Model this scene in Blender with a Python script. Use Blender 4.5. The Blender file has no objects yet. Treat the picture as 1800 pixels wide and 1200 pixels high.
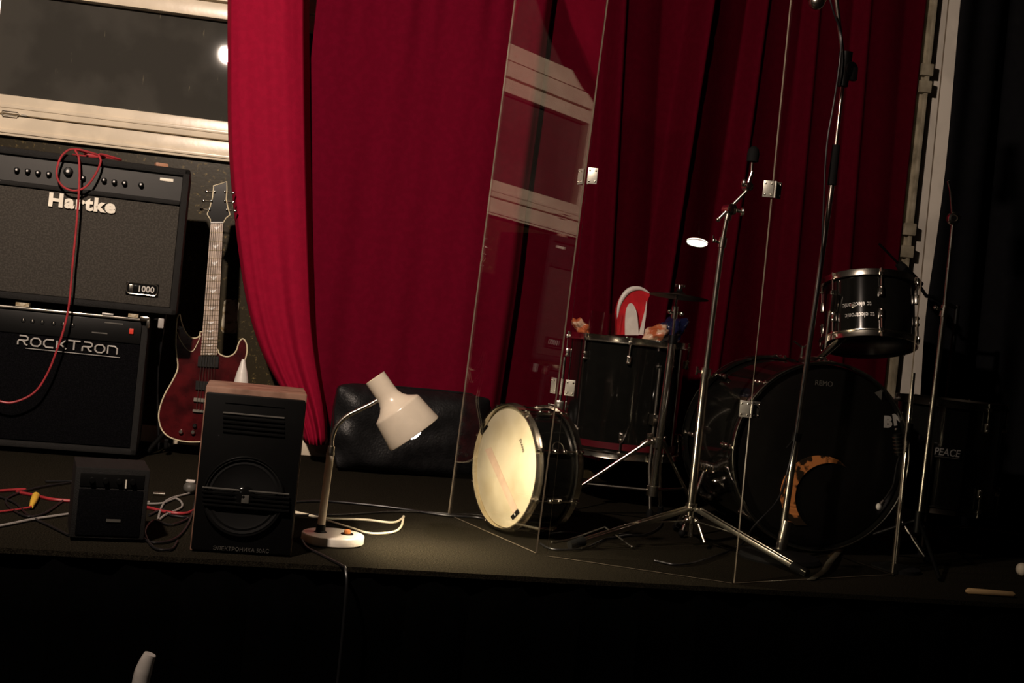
import bpy, bmesh, math, random
from mathutils import Vector, Matrix, noise
random.seed(7)
S = bpy.context.scene
COL = S.collection
PI = math.pi
V = Vector

# ------------------------------------------------------------------ camera
FPX = 2200.0
PSI, PIT, RHO = math.radians(8), math.radians(-0.83), math.radians(5.94)
CAM = V((0, 0, 0.60))
Fw = V((math.sin(PSI)*math.cos(PIT), math.cos(PSI)*math.cos(PIT), math.sin(PIT)))
R0 = V((math.cos(PSI), -math.sin(PSI), 0))
U0 = R0.cross(Fw)
Rt = R0*math.cos(RHO) + U0*math.sin(RHO)
Up = U0*math.cos(RHO) - R0*math.sin(RHO)
cd = bpy.data.cameras.new('camera'); cam = bpy.data.objects.new('camera', cd); COL.objects.link(cam)
M = Matrix((Rt, Up, -Fw)).transposed().to_4x4(); M.translation = CAM
cam.matrix_world = M
cd.sensor_fit = 'HORIZONTAL'; cd.sensor_width = 36.0; cd.lens = FPX/1800*36.0
cd.clip_start = 0.05; cd.clip_end = 60
S.camera = cam

def ray(px, py): return Fw + Rt*((px-900)/FPX) - Up*((py-600)/FPX)
def at(px, py, Y):                       # the point seen at a pixel, Y metres into the room
    d = ray(px, py); return CAM + d*((Y-CAM.y)/d.y)
def fl(px, py, h=0.0):                   # the point seen at a pixel on the level z = h
    d = ray(px, py); return CAM + d*((h-CAM.z)/d.z)
def hit(px, py, p, n):                   # the point seen at a pixel on the plane (p, n)
    d = ray(px, py); return CAM + d*((p-CAM).dot(n)/d.dot(n))

# ------------------------------------------------------------------ materials
def mat(name, col, rough=0.5, metal=0.0, spec=0.5, var=0.12, scale=30, bump=0.0, bscale=200, sheen=0.0,
        coat=0.0, col2=None, emit=None, est=0, c2lo=0.45, c2hi=0.6):
    m = bpy.data.materials.new(name); m.use_nodes = True
    nt = m.node_tree; N = nt.nodes; L = nt.links
    b = N['Principled BSDF']
    b.inputs['Roughness'].default_value = rough
    b.inputs['Metallic'].default_value = metal
    b.inputs['Specular IOR Level'].default_value = spec
    b.inputs['Sheen Weight'].default_value = sheen
    if sheen:
        b.inputs['Sheen Tint'].default_value = (*col, 1); b.inputs['Sheen Roughness'].default_value = 0.4
    b.inputs['Coat Weight'].default_value = coat
    tc = N.new('ShaderNodeTexCoord')
    nz = N.new('ShaderNodeTexNoise'); nz.inputs['Scale'].default_value = scale; nz.inputs['Detail'].default_value = 5
    L.new(tc.outputs['Object'], nz.inputs['Vector'])
    rp = N.new('ShaderNodeValToRGB')
    c2 = col2 if col2 else tuple(c*(1-var) for c in col)
    rp.color_ramp.elements[0].position = c2lo; rp.color_ramp.elements[1].position = c2hi
    rp.color_ramp.elements[0].color = (*c2, 1); rp.color_ramp.elements[1].color = (*col, 1)
    L.new(nz.outputs['Fac'], rp.inputs['Fac']); L.new(rp.outputs['Color'], b.inputs['Base Color'])
    if bump:
        n2 = N.new('ShaderNodeTexNoise'); n2.inputs['Scale'].default_value = bscale; n2.inputs['Detail'].default_value = 3
        L.new(tc.outputs['Object'], n2.inputs['Vector'])
        bp = N.new('ShaderNodeBump'); bp.inputs['Strength'].default_value = bump; bp.inputs['Distance'].default_value = 0.004
        L.new(n2.outputs['Fac'], bp.inputs['Height']); L.new(bp.outputs['Normal'], b.inputs['Normal'])
    if emit:
        b.inputs['Emission Color'].default_value = (*emit, 1); b.inputs['Emission Strength'].default_value = est
    return m

def clear_mat(name, ior=1.55, tint=(1, 1, 1), rough=0.0):      # clear sheet: lets light through, mirrors by Fresnel
    m = bpy.data.materials.new(name); m.use_nodes = True
    nt = m.node_tree; N = nt.nodes; L = nt.links
    N.remove(N['Principled BSDF']); out = N['Material Output']
    geo = N.new('ShaderNodeNewGeometry')
    mx = N.new('ShaderNodeMix'); mx.data_type = 'FLOAT'
    mx.inputs[2].default_value = ior; mx.inputs[3].default_value = 1/ior
    L.new(geo.outputs['Backfacing'], mx.inputs[0])
    fr = N.new('ShaderNodeFresnel'); L.new(mx.outputs[0], fr.inputs['IOR'])
    t = N.new('ShaderNodeBsdfTransparent'); t.inputs['Color'].default_value = (*tint, 1)
    g = N.new('ShaderNodeBsdfGlossy'); g.inputs['Roughness'].default_value = rough
    ms = N.new('ShaderNodeMixShader')
    L.new(fr.outputs[0], ms.inputs[0]); L.new(t.outputs[0], ms.inputs[1]); L.new(g.outputs[0], ms.inputs[2])
    L.new(ms.outputs[0], out.inputs['Surface'])
    return m

MT = {}
def mk(k, *a, **kw): MT[k] = mat(k, *a, **kw)
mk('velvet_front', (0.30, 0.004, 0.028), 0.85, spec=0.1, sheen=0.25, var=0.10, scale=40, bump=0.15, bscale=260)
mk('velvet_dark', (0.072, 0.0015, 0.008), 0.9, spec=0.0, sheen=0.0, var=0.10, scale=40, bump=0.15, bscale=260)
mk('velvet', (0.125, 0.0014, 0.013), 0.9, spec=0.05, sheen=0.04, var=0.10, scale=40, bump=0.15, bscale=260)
mk('black_drape', (0.006, 0.006, 0.007), 0.95, spec=0.05, bump=0.1)
mk('cream_paint', (0.82, 0.72, 0.56), 0.28, spec=0.5, var=0.12, scale=9, bump=0.06, bscale=60)
mk('white_wall', (0.70, 0.64, 0.56), 0.6, var=0.15, scale=6, bump=0.05)
mk('aged_trim', (0.42, 0.37, 0.27), 0.5, col2=(0.22, 0.19, 0.13), scale=14, bump=0.1, c2lo=0.35, c2hi=0.6)
mk('carpet', (0.026, 0.0225, 0.016), 0.95, spec=0.0, var=0.55, scale=260, bump=0.6, bscale=500)
mk('skirt', (0.0015, 0.0015, 0.0015), 0.95, spec=0.0)
mk('dark_room', (0.02, 0.018, 0.016), 0.9)
mk('tolex', (0.010, 0.0095, 0.009), 0.65, spec=0.25, bump=0.5, bscale=700)
mk('black_plastic', (0.003, 0.003, 0.003), 0.45, spec=0.2)
mk('black_gloss', (0.006, 0.006, 0.006), 0.12, spec=0.6)
mk('black_rubber', (0.005, 0.005, 0.005), 0.8, spec=0.2)
mk('grille_grey', (0.062, 0.056, 0.048), 0.85, spec=0.15, var=0.35, scale=180, bump=0.4, bscale=900)
mk('grille_black', (0.004, 0.004, 0.005), 0.9, spec=0.05, var=0.5, scale=240, bump=0.4, bscale=900)
mk('panel_metal', (0.012, 0.0115, 0.0105), 0.4, metal=0.3)
mk('chrome', (0.85, 0.80, 0.70), 0.20, metal=1.0, var=0.06)
mk('dull_chrome', (0.55, 0.52, 0.45), 0.28, metal=1.0, var=0.2)
mk('letter_white', (0.85, 0.80, 0.68), 0.5)
mk('letter_grey', (0.55, 0.53, 0.50), 0.35, metal=0.3)
mk('letter_dim', (0.09, 0.085, 0.075), 0.5)
mk('lamp_enamel', (0.80, 0.70, 0.56), 0.25, spec=0.5, coat=0.3, var=0.05)
mk('lamp_base_white', (0.88, 0.82, 0.72), 0.3, coat=0.2, var=0.05)
mk('orange_plastic', (0.85, 0.28, 0.07), 0.4)
mk('cable_white', (0.80, 0.73, 0.55), 0.5)
mk('cable_red', (0.38, 0.03, 0.038), 0.45, var=0.25)
mk('cable_black', (0.013, 0.013, 0.014), 0.35, spec=0.4)
mk('cable_grey', (0.35, 0.33, 0.31), 0.4)
mk('yellow_tape', (0.85, 0.52, 0.06), 0.5)
mk('leather', (0.012, 0.012, 0.013), 0.42, spec=0.35, var=0.3, bump=0.5, bscale=120)
mk('drum_head', (0.62, 0.56, 0.40), 0.35, spec=0.4, col2=(0.50, 0.43, 0.28), scale=9, c2lo=0.3, c2hi=0.55, bump=0.05)
mk('tape_strip', (0.62, 0.46, 0.34), 0.55, var=0.1)
mk('drum_black', (0.008, 0.008, 0.007), 0.10, spec=0.6, coat=0.5)
mk('head_black', (0.006, 0.0055, 0.005), 0.3, spec=0.2)
mk('wine_hoop', (0.10, 0.006, 0.012), 0.35)
mk('guitar_red', (0.085, 0.007, 0.009), 0.14, coat=0.6, col2=(0.030, 0.004, 0.005), scale=16, c2lo=0.35, c2hi=0.65)
mk('guitar_back', (0.03, 0.006, 0.006), 0.2, coat=0.5)
mk('binding', (0.75, 0.66, 0.45), 0.4)
mk('fretboard', (0.44, 0.34, 0.27), 0.45, var=0.3, scale=60)
mk('fret', (0.7, 0.62, 0.45), 0.25, metal=1.0)
mk('pearl_and_glint', (0.85, 0.84, 0.82), 0.25)  # inlay and nut colour, also the white of painted glints
mk('veneer', (0.30, 0.17, 0.12), 0.45, col2=(0.17, 0.09, 0.06), scale=22, c2lo=0.35, c2hi=0.65)
mk('paper', (0.55, 0.50, 0.38), 0.8, col2=(0.22, 0.15, 0.06), scale=35, c2lo=0.38, c2hi=0.5)
mk('bag_print', (0.50, 0.13, 0.05), 0.3, col2=(0.65, 0.45, 0.32), scale=18, c2lo=0.40, c2hi=0.46, coat=0.4)
mk('bag_blue', (0.010, 0.012, 0.045), 0.18, coat=0.6)
mk('red_plastic', (0.60, 0.02, 0.03), 0.35, var=0.2)
mk('white_plastic', (0.80, 0.75, 0.70), 0.4)
mk('felt', (0.55, 0.48, 0.38), 0.9)
mk('khaki', (0.055, 0.048, 0.028), 0.8)
mk('wood_stick', (0.45, 0.30, 0.15), 0.5)
mk('brown_wood', (0.40, 0.20, 0.12), 0.5)
mk('tiger', (0.55, 0.20, 0.06), 0.45, col2=(0.02, 0.012, 0.006), scale=26, c2lo=0.44, c2hi=0.50)
mk('bronze_dark', (0.02, 0.016, 0.012), 0.5, metal=0.8)
mk('hinge_metal', (0.62, 0.60, 0.52), 0.38, metal=0.7)
mk('acrylic_edge', (0.22, 0.18, 0.13), 0.35, spec=0.5)
mk('brass', (0.75, 0.50, 0.20), 0.25, metal=1.0)
mk('red_switch', (0.75, 0.06, 0.04), 0.3)
mk('lamp_bulb', (1, 1, 1), 0.3, emit=(1.0, 0.86, 0.70), est=40)
mk('shade_green', (0.05, 0.10, 0.07), 0.4)
MT['acrylic'] = clear_mat('acrylic', 1.62)
MT['clear_glass'] = clear_mat('clear_glass', 1.35, (0.97, 0.97, 0.97))

def wall_paint():            # glossy black paint with ochre flecks: spatter, and lamp glints painted in as colour
    m = mat('black_wall_paint', (0.030, 0.026, 0.016), 0.35, spec=0.15, bump=0.06, bscale=90)
    nt = m.node_tree; N = nt.nodes; L = nt.links; b = N['Principled BSDF']
    tc = N.new('ShaderNodeTexCoord'); v = N.new('ShaderNodeTexNoise'); v.inputs['Scale'].default_value = 48
    v.inputs['Detail'].default_value = 6; v.inputs['Roughness'].default_value = 0.75
    L.new(tc.outputs['Object'], v.inputs['Vector'])
    r = N.new('ShaderNodeValToRGB'); r.color_ramp.elements[0].position = 0.57; r.color_ramp.elements[1].position = 0.70
    L.new(v.outputs['Fac'], r.inputs['Fac'])
    mx = N.new('ShaderNodeMix'); mx.data_type = 'RGBA'
    mx.inputs[6].default_value = (0.028, 0.022, 0.011, 1); mx.inputs[7].default_value = (0.26, 0.19, 0.07, 1)
    L.new(r.outputs['Color'], mx.inputs[0]); L.new(mx.outputs[2], b.inputs['Base Color'])
    return m
MT['wall_paint'] = wall_paint()

def pane_mat():              # night-dark pane: dusty, scratched, mirror-smooth on top
    m = mat('dark_pane', (0.062, 0.059, 0.052), 0.02, spec=0.5, var=0.25, scale=5)
    nt = m.node_tree; N = nt.nodes; L = nt.links; b = N['Principled BSDF']
    tc = N.new('ShaderNodeTexCoord'); mp = N.new('ShaderNodeMapping'); mp.inputs['Scale'].default_value = (26, 1, 3)
    mp.inputs['Rotation'].default_value = (0, 0.12, 0)
    L.new(tc.outputs['Object'], mp.inputs['Vector'])
    w = N.new('ShaderNodeTexNoise'); w.inputs['Scale'].default_value = 3.0; w.inputs['Detail'].default_value = 8
    L.new(mp.outputs[0], w.inputs['Vector'])
    r = N.new('ShaderNodeValToRGB'); r.color_ramp.elements[0].position = 0.69; r.color_ramp.elements[1].position = 0.75
    L.new(w.outputs['Fac'], r.inputs['Fac'])
    mx = N.new('ShaderNodeMix'); mx.data_type = 'RGBA'
    old = b.inputs['Base Color'].links[0].from_socket
    L.new(old, mx.inputs[6]); mx.inputs[7].default_value = (0.16, 0.14, 0.10, 1)
    L.new(r.outputs['Color'], mx.inputs[0]); L.new(mx.outputs[2], b.inputs['Base Color'])
    return m
MT['pane'] = pane_mat()

# ------------------------------------------------------------------ mesh helpers
ROOTM = {}
def catmull(pts, n=8):
    P = [V(p) for p in pts]
    if len(P) < 3: return P
    out = []
    for i in range(len(P)-1):
        p0 = P[i-1] if i else P[0]*2-P[1]
        p1, p2 = P[i], P[i+1]
        p3 = P[i+2] if i+2 < len(P) else P[-1]*2-P[-2]
        for k in range(n):
            t = k/n
            out.append(0.5*((2*p1)+(p2-p0)*t+(2*p0-5*p1+4*p2-p3)*t*t+(3*p1-p0-3*p2+p3)*t**3))
    out.append(P[-1]); return out

def frame(z, x=None):                    # rotation whose Z axis is z
    z = V(z).normalized()
    x = V(x) if x is not None else (V((1, 0, 0)) if abs(z.x) < 0.9 else V((0, 1, 0)))
    x = (x - z*x.dot(z)).normalized(); y = z.cross(x)
    return Matrix((x, y, z)).transposed()
def TM(o, z=(0, 0, 1), x=None):
    m = frame(z, x).to_4x4(); m.translation = V(o); return m
def RZ(o, deg):
    m = Matrix.Rotation(math.radians(deg), 4, 'Z'); m.translation = V(o); return m

class MB:
    def __init__(s): s.bm = bmesh.new()
    def box(s, c, size, m=None, bevel=0.0):
        r = bmesh.ops.create_cube(s.bm, size=1.0)
        vs = r['verts']
        for v in vs: v.co = V((v.co.x*size[0], v.co.y*size[1], v.co.z*size[2]))
        if bevel:
            es = list({e for v in vs for e in v.link_edges})
            rb = bmesh.ops.bevel(s.bm, geom=es, offset=bevel, segments=2, affect='EDGES', profile=0.6)
            vs = list({v for f in rb['faces'] for v in f.verts} | {v for v in vs if v.is_valid})
        for v in vs:
            q = v.co + (V(c) if m is None else V((0, 0, 0)))
            if m is not None: q = m @ (v.co + V(c))
            v.co = q
        return s
    def tube(s, pts, r, n=10, closed=False, cap=True):
        P = [V(p) for p in pts]; k = len(P)
        R = r if isinstance(r, (list, tuple)) else [r]*k
        rings = []; nrm = None
        for i, p in enumerate(P):
            if closed: t = P[(i+1) % k]-P[i-1]
            else: t = P[min(i+1, k-1)]-P[max(i-1, 0)]
            t = t.normalized() if t.length > 1e-9 else V((0, 0, 1))
            if nrm is None:
                a = V((0, 0, 1)) if abs(t.z) < 0.9 else V((1, 0, 0))
                nrm = (a-t*a.dot(t)).normalized()
            else:
                nrm = (nrm-t*nrm.dot(t)); nrm = nrm.normalized() if nrm.length > 1e-6 else t.orthogonal().normalized()
            b = t.cross(nrm)
            rings.append([s.bm.verts.new(p+(nrm*math.cos(2*PI*j/n)+b*math.sin(2*PI*j/n))*R[i]) for j in range(n)])
        m = k if closed else k-1
        for i in range(m):
            A, B = rings[i], rings[(i+1) % k]
            for j in range(n): s.bm.faces.new((A[j], A[(j+1) % n], B[(j+1) % n], B[j]))
        if cap and not closed:
            s.bm.faces.new(list(reversed(rings[0]))); s.bm.faces.new(rings[-1])
        return s
    def lathe(s, prof, m, n=40, closed=False):
        rings = []
        for (r, z) in prof:
            if r < 1e-6: rings.append([s.bm.verts.new(m @ V((0, 0, z)))])
            else: rings.append([s.bm.verts.new(m @ V((r*math.cos(2*PI*j/n), r*math.sin(2*PI*j/n), z))) for j in range(n)])
        k = len(rings)
        for i in range(k if closed else k-1):
            A, B = rings[i], rings[(i+1) % k]
            for j in range(n):
                j2 = (j+1) % n
                if len(A) == 1 and len(B) == 1: continue
                if len(A) == 1: s.bm.faces.new((A[0], B[j], B[j2]))
                elif len(B) == 1: s.bm.faces.new((A[j], A[j2], B[0]))
                else: s.bm.faces.new((A[j], A[j2], B[j2], B[j]))
        return s
    def prism(s, pts, off):              # planar polygon (world points) extruded by a vector
        a = [s.bm.verts.new(V(p)) for p in pts]; b = [s.bm.verts.new(V(p)+V(off)) for p in pts]
        n = len(a)
        s.bm.faces.new(a); s.bm.faces.new(list(reversed(b)))
        for i in range(n): s.bm.faces.new((a[i], b[i], b[(i+1) % n], a[(i+1) % n]))
        return s
    def ball(s, c, r, sc=(1, 1, 1), seg=16, m=None):
        q = bmesh.ops.create_uvsphere(s.bm, u_segments=seg, v_segments=max(8, seg//2), radius=1.0)
        for v in q['verts']:
            p = V((v.co.x*r*sc[0], v.co.y*r*sc[1], v.co.z*r*sc[2]))
            v.co = (m @ p if m is not None else p)+V(c)
        return s
    def grid(s, f, nu, nv):
        g = [[s.bm.verts.new(f(i/nu, j/nv)) for j in range(nv+1)] for i in range(nu+1)]
        for i in range(nu):
            for j in range(nv): s.bm.faces.new((g[i][j], g[i][j+1], g[i+1][j+1], g[i+1][j]))
        return s
    def build(s, name, m, parent=None, ang=40, smooth=True):
        bm = s.bm
        bmesh.ops.recalc_face_normals(bm, faces=bm.faces)
        if parent is not None:
            inv = ROOTM[parent.name].inverted()
            for v in bm.verts: v.co = inv @ v.co
        me = bpy.data.meshes.new(name); bm.to_mesh(me); bm.free()
        if smooth:
            for p in me.polygons: p.use_smooth = True
            me.set_sharp_from_angle(angle=math.radians(ang))
        for q in (m if isinstance(m, list) else [m]): me.materials.append(MT[q] if isinstance(q, str) else q)
        o = bpy.data.objects.new(name, me); COL.objects.link(o)
        if parent is not None:
            o.parent = parent; ROOTM[o.name] = ROOTM[parent.name].copy()
        else: ROOTM[o.name] = Matrix.Identity(4)
        return o

def tag(o, label=None, cat=None, group=None, kind=None):
    if label: o['label'] = label
    if cat: o['category'] = cat
    if group: o['group'] = group
    if kind: o['kind'] = kind
    return o
def thing(name, label, cat, loc, rot=0.0, group=None):
    o = bpy.data.objects.new(name, None); COL.objects.link(o)
    o.empty_display_size = 0.05
    o.location = V(loc); o.rotation_euler = (0, 0, math.radians(rot))
    ROOTM[o.name] = RZ(loc, rot)
    return tag(o, label, cat, group)
def struct(o): o['kind'] = 'structure'; return o
def single(name, mb, m, label, cat, loc=None, group=None, ang=40):   # a thing that is one mesh, origin at its base
    o = mb.build(name, m, None, ang)
    if loc is not None:
        for v in o.data.vertices: v.co = v.co - V(loc)
        o.location = V(loc)
    return tag(o, label, cat, group)

def text(name, body, size, m, mtl, parent, ext=0.0015, off=0.0, shear=0.0, label=None, sx=1.0, spacing=1.0):
    cu = bpy.data.curves.new(name, 'FONT'); cu.body = body; cu.size = size; cu.extrude = ext; cu.offset = off
    cu.shear = shear; cu.align_x = 'CENTER'; cu.align_y = 'CENTER'; cu.space_character = spacing; cu.resolution_u = 4
    t = bpy.data.objects.new(name+'_tmp', cu); COL.objects.link(t)
    bpy.context.view_layer.update()
    dg = bpy.context.evaluated_depsgraph_get()
    me = bpy.data.meshes.new_from_object(t.evaluated_get(dg))
    bpy.data.objects.remove(t); bpy.data.curves.remove(cu)
    me.name = name
    inv = ROOTM[parent.name].inverted()
    for v in me.vertices: v.co = inv @ (m @ V((v.co.x*sx, v.co.y, v.co.z)))
    me.materials.clear(); me.materials.append(MT[mtl])
    o = bpy.data.objects.new(name, me); COL.objects.link(o); o.parent = parent; ROOTM[o.name] = ROOTM[parent.name].copy()
    if label: o['label'] = label
    return o
def face_m(o, xdir, zdir):               # text plane: x along xdir, facing zdir
    return TM(o, zdir, xdir)

# ------------------------------------------------------------------ the room
WY = 5.0
ROOMZ = -0.55
def room():
    b = MB(); b.box((0.5, 1.6, ROOMZ-0.03), (7.4, 7.4, 0.06)); struct(b.build('floor', 'dark_room'))
    b = MB(); b.box((0.5, 1.6, 3.03), (7.4, 7.4, 0.06)); struct(b.build('ceiling', 'dark_room'))
    b = MB(); b.box((-3.2, 1.6, 1.225), (0.1, 7.4, 3.55)); struct(b.build('wall_left', 'dark_room'))
    b = MB(); b.box((4.2, 1.6, 1.225), (0.1, 7.4, 3.55)); struct(b.build('wall_right', 'dark_room'))
    # back wall around the window opening
    b = MB()
    y0, y1 = WY+0.02, WY+0.12
    def bx(x0, x1, z0, z1): b.box(((x0+x1)/2, (y0+y1)/2, (z0+z1)/2), (x1-x0, y1-y0, z1-z0))
    bx(-3.15, 4.15, ROOMZ, 1.11); bx(-3.15, -1.545, 1.11, 3.0); bx(0.9, 4.15, 1.11, 3.0); bx(-1.545, 0.9, 2.5, 3.0)
    struct(b.build('wall_back', 'wall_paint'))
    # window
    w = thing('window_1', 'wide cream timber window with dark night panes left of the red curtains', 'window', (-0.3, WY, 1.11))
    del w['category']; struct(w)
    b = MB()
    def bar(x0, x1, z0, z1, d0=WY-0.012, d1=WY+0.06, bev=0.004): b.box(((x0+x1)/2, (d0+d1)/2, (z0+z1)/2), (x1-x0, d1-d0, z1-z0), bevel=bev)
    bar(-1.545, 0.9, 1.110, 1.186); bar(-1.545, 0.9, 1.120, 1.134, WY-0.020); bar(-1.545, -1.47, 1.11, 2.5)
    bar(0.82, 0.9, 1.11, 2.5); bar(-1.545, 0.9, 2.42, 2.5)
    b.build('window_frame', 'cream_paint', w)
    b = MB(); bar(-1.47, 0.82, 1.192, 1.264); bar(-1.47, 0.82, 1.214, 1.228, WY-0.018); b.build('sash_rail', 'cream_paint', w)
    b = MB(); bar(-1.47, -1.398, 1.264, 2.42, WY-0.008); b.build('sash_stile', 'cream_paint', w)
    b = MB(); bar(-1.398, 0.82, 1.655, 1.715); bar(-1.398, 0.82, 1.722, 1.790, WY-0.020); bar(-1.398, 0.82, 1.797, 1.868, WY-0.008)
    b.build('transom_rail', 'cream_paint', w)
    b = MB(); b.box((-0.29, WY+0.04, 1.46), (2.22, 0.008, 0.40)); b.build('window_pane', 'pane', w)
    b = MB(); b.box((-0.29, WY+0.04, 2.145), (2.22, 0.008, 0.56)); b.build('window_pane', 'pane', w)
    b = MB()
    p = at(20, 200, WY-0.02)
    b.tube([p+V((-0.035, 0, 0)), p+V((-0.03, -0.012, 0.006)), p+V((0.025, -0.012, 0.006)), p+V((0.03, 0, 0)), p+V((0.02, -0.01, -0.008)), p+V((-0.03, -0.01, -0.008)), p+V((-0.035, 0, 0))], 0.0022, 6)
    b.box(p+V((0.045, 0.004, 0)), (0.02, 0.006, 0.006))
    b.build('window_latch', 'dull_chrome', w)
    # base board, right hand trims
    b = MB(); b.box((-0.85, WY-0.01, 0.03), (2.1, 0.05, 0.06), bevel=0.004); struct(b.build('baseboard_back', 'cream_paint'))
    b = MB(); b.box((2.29, WY-0.02, 1.5), (0.075, 0.08, 3.0)); b.box((2.302, WY-0.07, 1.5), (0.016, 0.03, 3.0), bevel=0.003)
    for (px, py) in ((1612, 120), (1610, 150), (1575, 400), (1578, 440)):
        q = at(px, py, WY-0.085); b.box((2.295, WY-0.08, q.z), (0.05, 0.03, 0.05), bevel=0.004)
    struct(b.build('trim_1', 'aged_trim'))
    b = MB(); b.box((2.70, WY-0.01, 1.5), (0.745, 0.06, 3.0), bevel=0.004); struct(b.build('trim_2', 'white_wall'))
    # stage
    e0, e1 = fl(0, 962), fl(1290, 1033)
    sl = (e1.y-e0.y)/(e1.x-e0.x)
    def ey(x): return e0.y+sl*(x-e0.x)
    t = thing('stage', 'low black carpeted stage that the band gear stands on', 'stage', (0.5, 2.95, ROOMZ)); del t['category']; struct(t)
    xl, xr = -3.14, 4.14
    b = MB(); b.prism([(xl, ey(xl), 0), (xr, ey(xr), 0), (xr, WY+0.02, 0), (xl, WY+0.02, 0)], (0, 0, -0.012)); b.build('stage_floor', 'carpet', t)
    b = MB()
    n = 240
    def fx(u, v):
        x = xl+(xr-xl)*u
        return V((x, ey(x)+0.02+0.008*math.sin(x*37)+0.005*math.sin(x*83+1), -0.013+(ROOMZ+0.013)*v))
    b.grid(fx, n, 4)
    o = b.build('stage_skirt', 'skirt', t); md = o.modifiers.new('thickness', 'SOLIDIFY'); md.thickness = 0.004
room()

# ------------------------------------------------------------------ curtains
def lerp_tab(tab, x):
    if x <= tab[0][0]: return tab[0][1]
    for (a, fa), (b, fb) in zip(tab, tab[1:]):
        if x <= b:
            t = (x-a)/(b-a); return fa+(fb-fa)*t
    return tab[-1][1]
def smooth_tab(tab, x):
    if x <= tab[0][0]: return tab[0][1]
    for (a, fa), (b, fb) in zip(tab, tab[1:]):
        if x <= b:
            t = (x-a)/(b-a); t = t*t*(3-2*t); return fa+(fb-fa)*t
    return tab[-1][1]
def soft_tab(tab, x, w=0.13): return sum(lerp_tab(tab, x+w*k/4) for k in range(-4, 5))/9
def cloth(name, f, nu, nv, m, label, loc):
    b = MB(); b.grid(f, nu, nv)
    o = b.build(name, m, None, 180)
    for v in o.data.vertices: v.co = v.co-V(loc)
    o.location = V(loc)
    md = o.modifiers.new('thickness', 'SOLIDIFY'); md.thickness = 0.003; md.offset = 0
    return tag(o, label, 'curtain', 'red velvet curtains along the back wall')

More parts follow.
